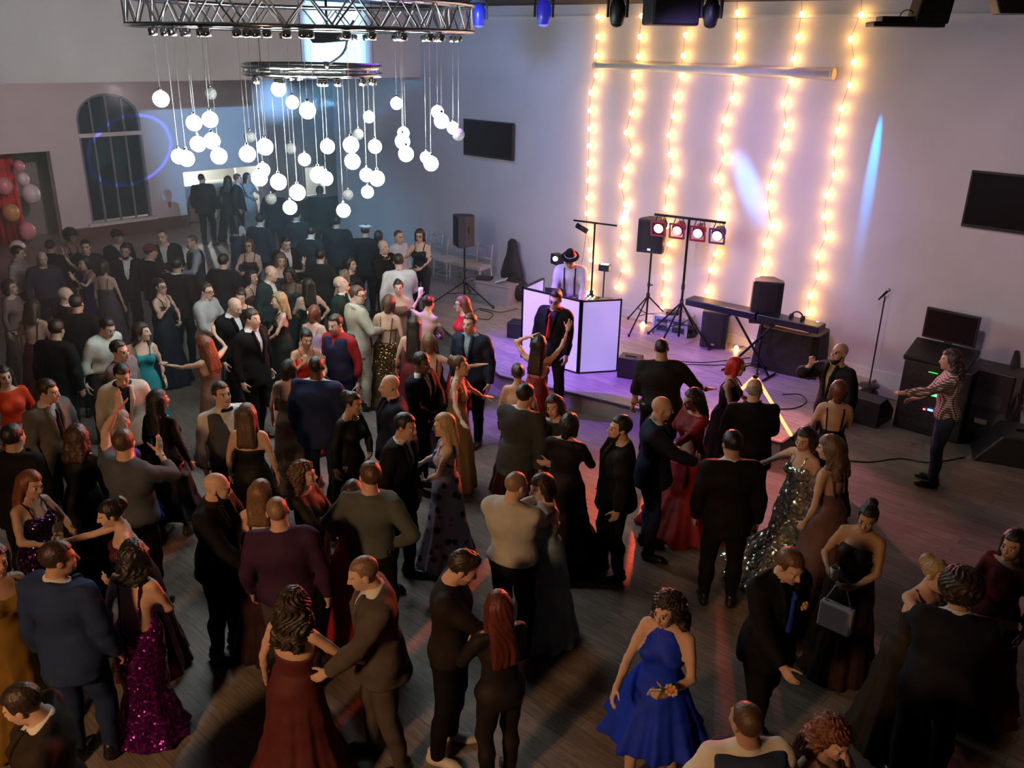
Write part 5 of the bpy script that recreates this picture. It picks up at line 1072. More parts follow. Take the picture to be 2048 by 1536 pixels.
        def topc(x, y, z):
            tz = zb_ + (zf - zb_) * ss(-.05, .05, y); return z - tz + (.25 * np.maximum(0, .07 - np.abs(x)) * (y > .02) if neck in ('strap', 'v') else 0) + 0 * x
        if neck == 'halter':
            topc = lambda x, y, z: z - np.where(y > -.02, 1.47 - 1.5 * np.maximum(0, np.abs(x) - .055), zb_ + 0 * x) + 0 * y
            P.append(('c', (0, -.022, 1.45), .052, (0, -.012, 1.50), .050, .02))
        if neck == 'sleeve':
            P = P + G['upper'][0] + G['upper'][1] + (G['fore'][0] + G['fore'][1]); cuts = wristcut(q.get('roll', .05)) + [lambda x, y, z: z - 1.465 + .3 * y + 0 * x, ank(hem)]; off = .011
            cloth('dress', P, off, m1, cuts)
        else:
            cuts = [topc, ank(hem)]
            dr = cloth('dress', P, .010, m1, cuts)
            if neck in ('strap', 'v'):
                for sd in (-1, 1):
                    xs = sd * .085 * b; R = .0075
                    cloth('strap', [('c', (xs * .9, .105 * b, zf - .03), R, (xs, .065, 1.43), R, .004), ('c', (xs, .065, 1.43), R, (xs * 1.05, -.015, 1.482), R, .004), ('c', (xs * 1.05, -.015, 1.482), R, (xs, -.085, 1.40), R, .004), ('c', (xs, -.085, 1.40), R, (xs * .8, -.10 * b, zb_ - .02), R, .004)], .002, m1, h=min(hcl, .010), wr=0)
        if q.get('shawl'):
            cloth('shawl', G['upper'][0] + G['upper'][1] + [('c', (-.15, -.05, 1.36), .07, (.15, -.05, 1.36), .07, .05)], .02, fabric(q['shawl']))
        if q.get('bandback'): cloth('back_band', G['torso'], .012, m1, [lambda x, y, z: np.abs(z - 1.25) - .018 + 0 * x + 0 * y])
    for (an, fa), side in zip(G['ank'], (1, -1)):
        if not (outfit in ('gown', 'mermaid')): shoe(o, an, fa, shoes, s, side)
    hb_ = hair_build(q, float(np.clip(D * .0014, .010, .021)), rnd)
    if hb_ is not None and len(hb_[1]): quadmesh('hair', deform(hb_[0], q) * s, hb_[1], [hcm], parent=o)
    if q.get('beard'):
        bd = q['beard']; P = [('e', (HC[0], HC[1] + .044, HC[2] - .085 - bd * .3), (.052, .050, .045 + bd * .6), .02), ('c', (HC[0] - .058, HC[1] + .012, HC[2] - .03), .012, (HC[0] - .04, HC[1] + .04, HC[2] - .085), .018, .02), ('c', (HC[0] + .058, HC[1] + .012, HC[2] - .03), .012, (HC[0] + .04, HC[1] + .04, HC[2] - .085), .018, .02), ('c', (HC[0] - .022, HC[1] + .094, HC[2] - .056), .006, (HC[0] + .022, HC[1] + .094, HC[2] - .056), .006, .006)]
        V, Q = solve(P, min(hh, .010), subs=[('e', (HC[0], HC[1] + .10, HC[2] - .069), (.026, .02, .010), .004)])
        quadmesh('beard', deform(V, q) * s, Q, [hairm(q.get('bc', q['hc']))], parent=o)
    if q.get('glasses'):
        P = []; 
        for sd in (-1, 1):
            ring = [(HC[0] + sd * .033 + .023 * math.cos(a), HC[1] + .106 - .012 * abs(math.cos(a)) * (sd * math.cos(a) > 0), HC[2] + .0 + .017 * math.sin(a)) for a in np.linspace(0, 2 * math.pi, 11)]
            P += [('c', ring[i], .0032, ring[i + 1], .0032, .001) for i in range(10)]; P.append(('c', (HC[0] + sd * .057, HC[1] + .09, HC[2] + .004), .0032, (HC[0] + sd * .078, HC[1] - .005, HC[2] + .006), .0032, .001))
        P.append(('c', (HC[0] - .011, HC[1] + .108, HC[2] + .003), .003, (HC[0] + .011, HC[1] + .108, HC[2] + .003), .003, .001)); V, Q = solve(P, .0042 if D < 16 else .006, .0012)
        quadmesh('glasses', deform(V, q) * s, Q, [BLACK], parent=o)
    ht = q.get('hatk')
    if ht:
        if ht == 'fedora': P = [('e', (HC[0], HC[1] - .012, HC[2] + .055), (.145, .16, .012), .01), ('c', (HC[0], HC[1] - .012, HC[2] + .06), .090, (HC[0], HC[1] - .012, HC[2] + .115), .076, .02)]
        elif ht == 'cap': P = [('e', (HC[0], HC[1] - .014, HC[2] + .05), (.092, .108, .085), .01), ('e', (HC[0], HC[1] + .10, HC[2] + .05), (.07, .075, .010), .015)]
        elif ht == 'sailor': P = [('e', (HC[0], HC[1] - .014, HC[2] + .085), (.125, .14, .035), .02), ('e', (HC[0], HC[1] - .014, HC[2] + .06), (.092, .108, .03), .01)]
        else: P = [('e', (HC[0], HC[1] - .016, HC[2] + .045), (.094, .112, .098), .01)]
        V, Q = solve(P, min(.011, hh * 1.2), cuts=[lambda x, y, z: (HC[2] + .035) - z + 0 * x + 0 * y]); hm_ = quadmesh('hat', deform(V, q) * s, Q, [fabric(q.get('hatc', (.02, .02, .02)))], parent=o)
        if ht == 'fedora':
            V, Q = solve([('c', (HC[0], HC[1] - .012, HC[2] + .062), .0915, (HC[0], HC[1] - .012, HC[2] + .07), .0905, .01)], .01, .003, [lambda x, y, z: np.abs(z - HC[2] - .078) - .012 + 0 * x + 0 * y]); quadmesh('hat_band', deform(V, q) * s, Q, [satin((.25, .25, .27))], parent=hm_)
    if q.get('susp'):
        for sd in (-1, 1): cloth('suspender', [('c', (sd * .08, .158, 1.0), .010, (sd * .08, .160, 1.30), .010, .004), ('c', (sd * .08, .160, 1.30), .010, (sd * .085, .070, 1.475), .010, .004), ('c', (sd * .085, .070, 1.475), .010, (sd * .085, -.06, 1.475), .010, .004), ('c', (sd * .085, -.06, 1.46), .010, (sd * .04, -.14, 1.2), .010, .004), ('c', (sd * .04, -.14, 1.2), .010, (sd * .07, -.125, .99), .010, .004)], .004, fabric((.015, .015, .015)), h=.012, wr=0)
    STAT['n'] += 1
    R = np.array([[ct, -st_, 0], [st_, ct, 0], [0, 0, 1]])
    def world(p): return loc + R @ (deform(np.array([p], float), q)[0] * s)
    hands = [world(np.array(w) + fd * .08 + nrm(pn - fd * np.dot(pn, fd)) * .028) for w, (fd, pn) in zip(G['wrist'], G['hdir'])]
    return {'o': o, 'R': hands[0], 'L': hands[1], 'world': world, 'loc': (lambda p: deform(np.array([p], float), q)[0] * s), 'th': th, 's': s}
# ================================================================ THE GUESTS
BK = (.012, .010, .009); DB = (.03, .018, .012); BR = (.085, .045, .025); BL = (.36, .25, .12); RH = (.33, .05, .025); GY = (.30, .29, .28); AU = (.15, .045, .02)
LT = (.60, .39, .30); MD = (.44, .27, .19); DK = (.11, .062, .04)
BS = (.008, .008, .009); NV = (.015, .024, .065); CH_ = (.035, .034, .036); WH = (.66, .65, .63)
A2 = ('down', 'down')
PP = {}
def gp(key, *a, **k): PP[key] = person(*a, **k)
# --- nearest row
gp('greysuit', 718, 1117, -78, 'm', 'suit', 'man in grey suit with shaved head, facing left, lit orange', c1=(.085, .070, .062), c2=(.085, .070, .062), hair='buzz', hc=(.20, .12, .08), skin=LT, arms=('fwdlow', 'down'), hp=14, h=1.82, stance=(.1, -.08))
gp('maroon', 585, 1178, 165, 'f', 'gown', 'woman in long maroon dress with thick dark curly hair, seen from behind', c1=(.10, .022, .022), hair='curly', hl=.26, hc=DB, skin=LT, arms=('down', 'out'), neck='none', zb=1.24, zf=1.33, flare=.42, h=1.66, hy=25)
gp('blue', 1335, 1190, -28, 'f', 'short', 'woman in short royal blue halter dress with dark curly hair', c1=(.012, .045, .62), hair='curly', hl=.20, hc=DB, skin=LT, arms=('hold', 'fwdlow'), neck='halter', zb=1.22, flare=.38, h=1.68, b=1.12, side=-3, hy=-12, stance=(.12, -.12))
gp('vestman', 1497, 1412, 172, 'm', 'vest', 'man in navy waistcoat and white shirt at the bottom edge, from behind', c1=(.03, .045, .10), c2=NV, sc=(.68, .66, .60), hair='buzz', hc=BR, skin=MD, arms=('hip', 'front'), h=1.80, b=1.12, hy=25)
gp('curlyfront', 1680, 1452, 30, 'f', 'gown', 'curly brown-haired woman cut by the bottom picture edge', c1=(.05, .02, .015), hair='curly', hl=.22, hc=AU, skin=LT, hp=18, arms=('front', 'down'), h=1.64)
gp('orangelit', 25, 1378, -70, 'm', 'suit', 'man in dark jacket at lower left corner, face lit orange', c1=(.03, .022, .018), c2=BS, hair='short', hc=DB, skin=LT, h=1.76, hp=22, b=1.15)
gp('navyback', 110, 1085, 172, 'm', 'suit', 'tall man in navy blue suit at left, seen from behind', c1=(.022, .040, .105), c2=(.020, .036, .095), hair='short', hc=DB, skin=MD, h=1.86, b=1.14, hy=-45, arms=('down', 'down2'))
gp('purple', 265, 1082, 168, 'f', 'mermaid', 'woman in purple sequin mermaid gown with bare back', c1=(.26, .02, .30), sparkle=True, sqs=62, hair='wavy', hl=.16, hc=BK, skin=LT, arms=('down', 'front'), zb=1.04, neck='strap', h=1.68, hy=50)
gp('mustard', -12, 1090, 60, 'f', 'gown', 'person in mustard and dark blue dress cut by the left edge', c1=(.22, .12, .02), hair='bob', hc=DB, skin=MD, h=1.66)
# --- second row, left to right
gp('drinkgirl', 62, 944, 80, 'f', 'gown', 'woman in dark purple sequin dress holding a drink at far left', c1=(.06, .02, .09), sparkle=True, hair='long', hc=AU, skin=MD, arms=('hold', 'hold'), h=1.66, hp=10)
gp('armout', 213, 1004, -70, 'f', 'gown', 'dark-haired woman in maroon dress stretching her bare arm to the left', c1=(.07, .012, .02), hair='updo', hc=BK, skin=LT, arms=('front', 'reach'), neck='none', h=1.66, lean=10)
gp('clapman', 243, 862, 165, 'm', 'shirt', 'large man in grey-blue shirt clapping, brown hair, from behind', c1=(.075, .085, .105), c2=BS, hair='short', hc=BR, skin=LT, arms=('up', 'clap'), h=1.84, b=1.25, roll=.4, untuck=True, hy=20)
gp('patcap', 236, 822, 150, 'f', 'short', 'person in blue top with a grey patterned head scarf', c1=(.03, .03, .28), hair='bob', hc=GY, skin=MD, h=1.64, hatk='beanie', hatc=(.25, .25, .24))
gp('brownback', 152, 850, 178, 'f', 'gown', 'woman with dark reddish hair in black dress, from behind at left', c1=BS, hair='wavy', hl=.2, hc=(.05, .018, .015), skin=MD, h=1.68, neck='sleeve')
gp('greytie', 92, 760, 62, 'm', 'suit', 'man in light grey suit with dark tie walking right', c1=(.14, .125, .115), c2=(.12, .10, .09), tie=(.02, .015, .03), hair='short', hc=DB, skin=LT, h=1.80, hy=25)
gp('whiteblazer', 242, 731, 38, 'm', 'suit', 'man in cream blazer over dark shirt with slick black hair', c1=(.50, .46, .40), c2=BS, sc=(.02, .018, .04), hair='short', hc=BK, skin=LT, h=1.80, hp=18)
gp('blackhair', 313, 780, 165, 'f', 'midi', 'woman with long black hair in black mid-length dress, from behind', c1=BS, hair='long', hl=.34, hc=BK, skin=MD, h=1.68, neck='sleeve', b=1.1)
gp('vestbow', 437, 765, 42, 'm', 'vest', 'man in grey waistcoat with black bow tie and white sleeves', c1=(.07, .075, .09), c2=BS, bow=(.01, .01, .012), hair='short', hc=DB, skin=LT, h=1.80, b=1.15, roll=.28, hy=10, hp=-6, arms=('down2', 'down'))
gp('brownhair', 492, 808, 178, 'f', 'gown', 'woman with straight brown hair and bare shoulders in black dress, from behind', c1=BS, hair='long', hl=.30, hc=BR, skin=LT, neck='none', h=1.68, b=1.08, zb=1.28)
gp('baldbeard', 433, 948, 82, 'm', 'suit', 'bald man with dark beard in black suit facing right, red lit', c1=BS, c2=BS, sc=(.03, .012, .014), hair='bald', hc=BK, beard=.02, skin=LT, h=1.80, arms=('hold', 'fwdlow'), hp=8)
gp('lightbrown', 520, 962, 172, 'f', 'gown', 'woman with light brown hair and bare arms beside the bald bearded man', c1=(.03, .012, .014), hair='long', hl=.24, hc=(.16, .085, .04), skin=LT, h=1.66)
gp('purpleshirt', 550, 996, 176, 'm', 'shirt', 'balding man in dark purple shirt, seen from behind', c1=(.045, .018, .050), c2=(.07, .06, .055), hair='buzz', hc=(.26, .16, .11), skin=LT, h=1.82, b=1.25, untuck=True, shoe=SHOEW)
gp('curlydrink', 603, 925, 75, 'f', 'gown', 'woman with long curly brown hair holding a dark bottle', c1=(.02, .014, .012), hair='curly', hl=.30, hc=BR, skin=LT, arms=('front', 'fwdlow'), h=1.66, neck='sleeve')
gp('reddress_behind', 706, 962, 172, 'f', 'gown', 'woman in red dress half hidden by the man in grey shirt', c1=(.32, .015, .015), hair='long', hl=.34, hc=DB, skin=LT, h=1.62)
gp('greyshirt', 742, 926, 170, 'm', 'shirt', 'man in dark grey-green shirt with hands on hips, from behind', c1=(.085, .098, .090), c2=BS, hair='short', hc=BR, skin=LT, arms=('hip', 'hip'), h=1.84, b=1.08, hy=40)
gp('blackcollar', 937, 1108, 78, 'm', 'shirt', 'dark-haired man in black shirt looking down beside red-haired woman', c1=(.022, .016, .014), c2=BS, hair='quiff', hc=DB, skin=LT, arms=('down2', 'hug'), h=1.80, hp=26, stub=True, b=1.1, untuck=True, shoe=SHOEW)
gp('redhairback', 997, 1185, -150, 'f', 'jump', 'woman with long red-brown hair in black lace top, from behind', c1=(.018, .014, .014), hair='long', hl=.40, hc=(.11, .02, .012), skin=LT, neck='sleeve', arms=('hold', 'front'), h=1.66, hy=-10)
gp('hugman', 1035, 944, 150, 'm', 'shirt', 'balding man in pale shirt hugging a woman in light blue dress', c1=(.46, .46, .42), c2=BS, hair='buzz', hc=(.26, .16, .11), skin=LT, arms=('hug', 'hug'), h=1.80, b=1.2, hy=-25, hp=12)
gp('hugwoman', 1080, 951, -62, 'f', 'gown', 'woman in light blue gown with her arms round the balding man', c1=(.20, .29, .33), hair='bob', hc=DB, skin=LT, arms=('neck', 'neck'), neck='none', h=1.68, hp=12)
gp('beardleft', 1246, 833, -85, 'm', 'suit', 'bearded man in black suit facing left before the stage', c1=BS, c2=BS, hair='short', hc=BK, beard=.035, skin=LT, h=1.80, b=1.15)
gp('baldnavy', 1326, 794, 70, 'm', 'suit', 'bald man in navy suit facing the woman in red lace', c1=(.016, .02, .045), c2=NV, hair='bald', skin=LT, h=1.82, b=1.12, arms=('down', 'hug'), hp=6, stub=True, hc=BR)
gp('redlace', 1386, 780, -62, 'f', 'gown', 'woman in long dark red lace gown with wavy black hair', c1=(.20, .010, .012), hair='wavy', hl=.22, hc=BK, skin=LT, arms=('hug', 'front'), neck='sleeve', roll=.5, h=1.70, b=1.12, flare=.55, hp=12)
gp('collarback', 1467, 862, 172, 'm', 'suit', 'dark-haired man in black suit with white collar at stage front, from behind', c1=BS, c2=BS, hair='short', hc=BK, skin=MD, h=1.84, b=1.1, hy=15)
gp('baldback', 1510, 757, 172, 'm', 'suit', 'bald man in black suit before the red tubes, from behind', c1=BS, c2=BS, sc=BS, hair='fringe', hc=GY, skin=LT, h=1.84, b=1.10, arms=('front', 'front'), hy=-25)
gp('redhead', 1476, 716, 62, 'f', 'gown', 'woman with bright red hair and glasses in sleeveless black dress', c1=(.018, .012, .016), hair='bob', hc=(.50, .025, .02), skin=LT, glasses=True, arms=('hold', 'hold'), neck='strap', zf=1.40, zb=1.36, h=1.66, b=1.12, hy=20)
gp('darkleft', 1613, 857, -48, 'f', 'gown', 'dark-haired woman facing left in a silver sequin ball gown', c1=(.62, .66, .58), sparkle=True, sqs=42, hair='wavy', hl=.2, hc=DB, skin=LT, arms=('down', 'out'), h=1.68, flare=.66, hp=6)
gp('silver', 1660, 873, -150, 'f', 'gown', 'ash brown-haired woman in dusty rose dress behind the silver gown', c1=(.16, .09, .09), hair='wavy', hl=.24, hc=(.14, .09, .055), skin=LT, arms=('down', 'fwdlow'), h=1.80, zb=1.22, hy=15)
gp('backless', 1682, 762, 172, 'f', 'gown', 'woman with short auburn hair and bare back in black dress', c1=BS, hair='bob', hc=AU, skin=LT, arms=('down', 'front'), zb=1.16, neck='strap', h=1.68, b=1.08)
gp('point', 1686, 686, -68, 'm', 'suit', 'bald bearded man in dark suit raising one finger', c1=(.018, .018, .024), c2=BS, sc=(.45, .35, .18), hair='bald', hc=BK, beard=.012, skin=LT, arms=('down', 'point'), h=1.82, hp=-8, b=1.05)
gp('plaid', 1903, 700, -115, 'm', 'tee', 'person with long dark curls in striped shirt and jeans at the sound rack', c1=(.42, .33, .31), c2=(.03, .05, .085), hair='curly', hl=.18, hc=(.03, .016, .012), skin=MD, arms=('fwd', 'fwdlow'), h=1.76, untuck=True, lean=6, pat='plaid')
gp('cupbag', 1742, 1013, -42, 'f', 'gown', 'woman with dark hair piled up, holding a cup and a white bag', c1=(.03, .014, .012), hair='topbun', hc=BK, skin=(.40, .24, .15), arms=('front', 'hold'), neck='none', h=1.66, hp=12)
gp('bluetie', 1590, 1107, 28, 'm', 'suit', 'young man in black suit with bright blue tie', c1=BS, c2=BS, sc=BS, tie=(.012, .05, .40), hair='short', hc=(.12, .06, .03), skin=LT, arms=('down', 'fwdlow'), h=1.80, hp=18, stance=(.12, -.14))
gp('bigcouple', 1926, 1150, 168, 'm', 'suit', 'large man in navy suit with curly hair dancing at the right, from behind', c1=(.014, .016, .028), c2=BS, hair='afro', hc=DB, skin=MD, arms=('hug', 'hug'), h=1.76, b=1.28, lean=8)
gp('coupleblonde', 1880, 1122, 20, 'f', 'gown', 'blonde woman hidden behind the large man in navy suit', c1=(.025, .020, .015), hair='updo', hc=BL, skin=LT, arms=('neck', 'neck'), h=1.68)
gp('redright', 2035, 1062, -60, 'f', 'gown', 'person in dark red dress cut by the right picture edge', c1=(.10, .008, .008), hair='long', hc=BK, skin=MD, h=1.72, arms=('down', 'fwdlow'), neck='sleeve', roll=.3)
# --- before the stage
gp('bigblack', 1323, 677, 172, 'm', 'tee', 'large man in black patterned shirt at the stage edge, from behind', c1=(.016, .016, .016), c2=BS, hair='buzz', hc=BK, skin=MD, h=1.84, b=1.42, arms=('down2', 'out'), roll=.7, untuck=True)
gp('redtie', 1113, 582, -22, 'm', 'suit', 'man in black suit with red tie and glasses before the booth', c1=BS, c2=BS, sc=(.04, .02, .03), tie=(.45, .015, .015), hair='quiff', hc=DB, skin=LT, glasses=True, h=1.88, hp=10, arms=('down2', 'down'))
gp('armsup', 1080, 672, 160, 'f', 'gown', 'woman with long black hair dancing with both arms raised before the booth', c1=(.22, .05, .05), hair='long', hl=.36, hc=BK, skin=LT, arms=('head', 'raise'), h=1.68, zb=1.20)
gp('updoback', 1036, 728, 168, 'f', 'gown', 'woman with dark updo and bare back before the stage corner', c1=(.20, .07, .03), hair='updo', hc=DB, skin=LT, neck='none', zb=1.16, h=1.66, hy=25)
gp('charcoal', 1053, 769, 150, 'm', 'suit', 'man in charcoal suit with black hair, from behind', c1=(.045, .05, .052), c2=(.05, .012, .018), hair='short', hc=BK, skin=LT, h=1.80, arms=('hug', 'down'), hy=-20)
gp('smilecam', 1105, 792, -18, 'f', 'gown', 'woman in black dress facing the camera beside charcoal suit man', c1=BS, hair='wavy', hl=.2, hc=DB, skin=LT, h=1.66, neck='sleeve', arms=('hug', 'front'), hr=8)
gp('blackfront', 1142, 828, 165, 'f', 'gown', 'woman in wide black gown with black hair, from behind', c1=(.008, .008, .009), hair='bob', hc=BK, skin=LT, h=1.68, b=1.2, flare=.5, neck='sleeve', roll=.5, arms=('front', 'hold'))
gp('navyblazer', 940, 628, -28, 'm', 'suit', 'man in navy blazer and light blue shirt at the stage corner', c1=(.018, .026, .048), c2=BS, sc=(.22, .32, .38), hair='short', hc=BR, skin=LT, h=1.82, hp=-2)
gp('redglasses', 923, 592, -70, 'f', 'gown', 'woman in red dress with glasses and reddish hair facing left', c1=(.45, .02, .015), hair='wavy', hl=.2, hc=AU, skin=LT, glasses=True, h=1.66, neck='sleeve', roll=.5)
gp('cupback', 858, 590, 150, 'f', 'gown', 'woman with dark updo and bare pale back holding a white cup', c1=(.02, .025, .025), hair='updo', hc=DB, skin=LT, arms=('wave', 'front'), neck='none', zb=1.12, h=1.68)
gp('longblack', 829, 633, 178, 'f', 'gown', 'woman with very long black hair in dark red dress, from behind', c1=(.12, .015, .02), hair='long', hl=.46, hc=BK, skin=LT, h=1.66)
gp('armhead', 857, 668, 170, 'f', 'gown', 'woman in dark navy gown with bare back, one arm bent over her head', c1=(.02, .02, .05), hair='bob', hc=(.15, .08, .04), skin=LT, arms=('front', 'side'), zb=1.10, neck='strap', h=1.68)
gp('goldclip', 917, 712, 75, 'f', 'gown', 'woman in gold sheath gown with a gold hair clip, hands spread', c1=(.24, .17, .075), hair='updo', hc=BR, skin=LT, arms=('out', 'out'), h=1.70, flare=.26, hp=-8)
gp('blacksuit24', 842, 706, 70, 'm', 'suit', 'man in black suit behind the gold gown woman', c1=BS, c2=BS, hair='short', hc=BK, skin=DK, h=1.78, arms=('front', 'front'))
gp('baldleft', 779, 750, -75, 'm', 'suit', 'bald man in dark navy jacket facing left', c1=(.014, .018, .04), c2=BS, sc=BS, hair='bald', skin=LT, h=1.80, b=1.15, hc=GY)
gp('whitecollar', 812, 828, 68, 'm', 'suit', 'dark-haired man in black suit with white collar talking to a blonde', c1=BS, c2=BS, hair='short', hc=BK, skin=MD, h=1.82, hp=5)
gp('blonde', 886, 828, -78, 'f', 'gown', 'blonde woman in long floral dress holding a cup', c1=(.34, .32, .42), pat='floral', hair='long', hl=.30, hc=BL, skin=LT, arms=('front', 'hold'), h=1.68, zb=1.22)
gp('blackjacket', 706, 785, 62, 'f', 'midi', 'dark-haired woman in black jacket with a gold necklace', c1=BS, hair='updo', hc=BK, skin=MD, neck='sleeve', h=1.68, arms=('front', 'down'))
gp('navydark', 632, 712, 170, 'm', 'suit', 'broad man in navy suit with closely cropped hair, from behind', c1=(.016, .026, .075), c2=NV, hair='buzz', hc=BK, skin=DK, h=1.86, b=1.32, hy=20)
gp('redshirt', 668, 630, -25, 'm', 'vest', 'man in red shirt and navy vest facing left', c1=(.018, .022, .055), c2=NV, sc=(.30, .02, .025), hair='short', hc=DB, skin=LT, h=1.82, stub=True, b=1.12, vb=1.36, vw=.05)
gp('redupdo', 613, 660, 32, 'f', 'gown', 'woman in one-shoulder red dress with dark updo facing camera', c1=(.50, .03, .015), hair='updo', hc=BK, skin=(.48, .28, .18), arms=('hold', 'chin'), h=1.68, hp=6)
gp('lilactop', 629, 611, 172, 'f', 'gown', 'woman with short auburn hair in lilac dress, from behind', c1=(.45, .34, .50), hair='bob', hc=AU, skin=LT, zb=1.34, h=1.64)
gp('tandress', 578, 720, 178, 'f', 'gown', 'woman with dark hair in tan dress raising one hand, from behind', c1=(.20, .11, .06), hair='bob', hc=BK, skin=LT, arms=('down', 'wave'), h=1.62)
gp('blondeclutch', 556, 585, -72, 'f', 'gown', 'blonde woman in black v-neck dress with white clutch at her waist', c1=(.016, .018, .016), hair='long', hl=.26, hc=BL, skin=LT, arms=('front', 'front'), h=1.70, neck='v', hp=6)
gp('rightface', 502, 618, 70, 'm', 'suit', 'man in black suit with white collar, red-lit face turned right', c1=BS, c2=BS, hair='short', hc=DB, skin=LT, h=1.84, b=1.15)
gp('baldold', 472, 597, 60, 'm', 'suit', 'bald older man in black suit looking down to the right', c1=BS, c2=BS, hair='fringe', hc=GY, skin=LT, h=1.80, b=1.15, hp=22)
gp('paleface', 482, 579, 12, 'f', 'gown', 'pale woman facing camera behind the bald older man', c1=(.06, .04, .06), hair='updo', hc=DB, skin=LT, h=1.68)
gp('greyglasses', 411, 565, 72, 'm', 'shirt', 'man in light grey shirt with glasses facing right', c1=(.36, .37, .37), c2=(.05, .05, .055), hair='short', hc=DB, skin=LT, glasses=True, h=1.80, b=1.15, roll=.45, arms=('front', 'front'))
gp('armsraised', 403, 672, -120, 'f', 'gown', 'woman with long reddish hair raising both arms toward the left', c1=(.18, .11, .09), hair='long', hl=.32, hc=AU, skin=LT, arms=('reach', 'wave'), h=1.68)
gp('teal', 281, 645, 30, 'f', 'gown', 'woman in shiny teal gown with long dark hair', c1=(.02, .20, .23), hair='long', hl=.26, hf=1, hc=DB, skin=LT, h=1.68, hy=55, b=1.1)
gp('whiteshirt', 217, 638, 62, 'm', 'shirt', 'man in white shirt bending forward at left', c1=(.55, .56, .52), c2=(.04, .035, .03), hair='short', hc=BK, skin=LT, h=1.78, lean=14, b=1.15, roll=.5, hp=10)
gp('redlit', 234, 682, 78, 'm', 'shirt', 'man with red-lit face in pinkish shirt before the teal gown', c1=(.20, .14, .15), c2=BS, hair='short', hc=DB, skin=LT, h=1.78)
gp('rededge', 2, 733, 40, 'f', 'gown', 'woman in bright red dress cut by the left edge', c1=(.60, .05, .015), hair='long', hc=DB, skin=LT, h=1.66, neck='sleeve', roll=.5)
gp('maroonback', 66, 598, 176, 'f', 'gown', 'woman in maroon v-back gown at far left, from behind', c1=(.10, .014, .02), hair='long', hl=.2, hc=DB, skin=LT, zb=1.14, h=1.70, b=1.12)
# --- middle and far crowd
gp('whitehair', 128, 574, 120, 'm', 'suit', 'balding white-haired man in black suit at left', c1=BS, c2=BS, hair='fringe', hc=GY, skin=LT, h=1.78, b=1.12)
gp('afro', 142, 462, 70, 'f', 'gown', 'woman with big black afro hair near the entrance', c1=(.03, .02, .05), hair='afro', hc=BK, skin=(.35, .2, .13), h=1.68, arms=('hold', 'front'))
gp('pinkshirt', 34, 492, 100, 'm', 'shirt', 'man in pale pink shirt before the red backdrop', c1=(.42, .33, .32), c2=BS, hair='short', hc=DB, skin=LT, h=1.78, roll=.4, arms=('hold', 'down'))
gp('orangeface', 82, 503, 30, 'm', 'tee', 'man with a red-lit face beside the pale pink shirt', c1=(.05, .04, .06), c2=BS, hair='bald', skin=LT, h=1.76, hc=BR)
gp('raisedarms', 166, 512, -40, 'f', 'gown', 'woman in purple-blue dress with both arms raised at far left', c1=(.03, .02, .16), hair='bob', hc=BK, skin=LT, arms=('clap', 'up'), h=1.68)
gp('capman', 232, 460, 60, 'm', 'suit', 'man in black suit and black flat cap by the far wall', c1=BS, c2=BS, sc=(.3, .36, .4), hair='short', hatk='cap', hatc=(.012, .012, .014), skin=MD, h=1.82)
gp('beardfar', 250, 488, 30, 'm', 'suit', 'bearded man in black before the black flat cap man', c1=BS, c2=BS, hair='short', hc=BK, beard=.015, skin=MD, h=1.76)
gp('redhat', 299, 490, 150, 'm', 'suit', 'person in dark red knit hat and black jacket', c1=BS, c2=BS, hair='short', hatk='beanie', hatc=(.14, .02, .03), skin=MD, h=1.76, hy=-30)
gp('redfacefar', 322, 460, 10, 'm', 'suit', 'red-faced man in dark suit with open collar before the far window', c1=(.014, .015, .02), c2=BS, hair='buzz', hc=BR, skin=LT, h=1.82, b=1.15, arms=('front', 'down'))
gp('bluevest', 383, 470, -60, 'm', 'vest', 'man in dark vest with pale blue sleeves near the bar', c1=(.02, .03, .045), c2=BS, sc=(.30, .33, .42), hair='buzz', hc=BR, skin=LT, h=1.80, arms=('hold', 'front'), stub=True)
gp('handchin', 318, 558, 68, 'f', 'gown', 'dark-haired woman in black with hand on her chin, facing right', c1=(.015, .018, .03), hair='updo', hc=BK, skin=LT, glasses=True, arms=('front', 'chin'), h=1.68, hp=-4)
gp('darkback1', 352, 515, 160, 'm', 'suit', 'man in black suit just behind the hand-on-chin woman', c1=BS, c2=BS, hair='short', hc=BK, skin=MD, h=1.80)
gp('glassesfar', 497, 478, 5, 'f', 'gown', 'woman with glasses in dark v-neck dress in the far crowd', c1=(.012, .014, .02), hair='bob', hc=BR, skin=LT, glasses=True, h=1.68, neck='v', arms=('front', 'hold'))
gp('bowing', 572, 474, 55, 'm', 'suit', 'dark-haired man with white collar leaning right in the far crowd', c1=BS, c2=BS, hair='short', hc=BK, skin=LT, h=1.80, hp=15)
gp('curlyfar', 562, 508, 20, 'f', 'gown', 'light brown-haired woman waving one hand in the far crowd', c1=(.03, .02, .03), hair='bob', hc=(.16, .09, .05), skin=LT, arms=('wave', 'front'), h=1.66)
gp('baldfar', 543, 531, 65, 'm', 'suit', 'bald man in grey-green jacket seen from the side in far crowd', c1=(.02, .035, .035), c2=BS, hair='bald', skin=LT, h=1.80, hc=GY)
gp('bluegown', 575, 536, 10, 'f', 'gown', 'dark-skinned woman in teal-black gown beside the bald far man', c1=(.01, .03, .03), hair='long', hc=BK, skin=DK, h=1.68)
gp('redcheek', 501, 540, 72, 'f', 'gown', 'woman with black bob, red-lit profile, facing right', c1=(.10, .05, .035), hair='bob', hc=BK, skin=LT, h=1.66)
gp('pinkarm', 615, 556, -150, 'f', 'gown', 'woman with bare pink-lit arm and black hair in middle of the crowd', c1=BS, hair='long', hc=BK, skin=LT, arms=('front', 'hip'), h=1.68)
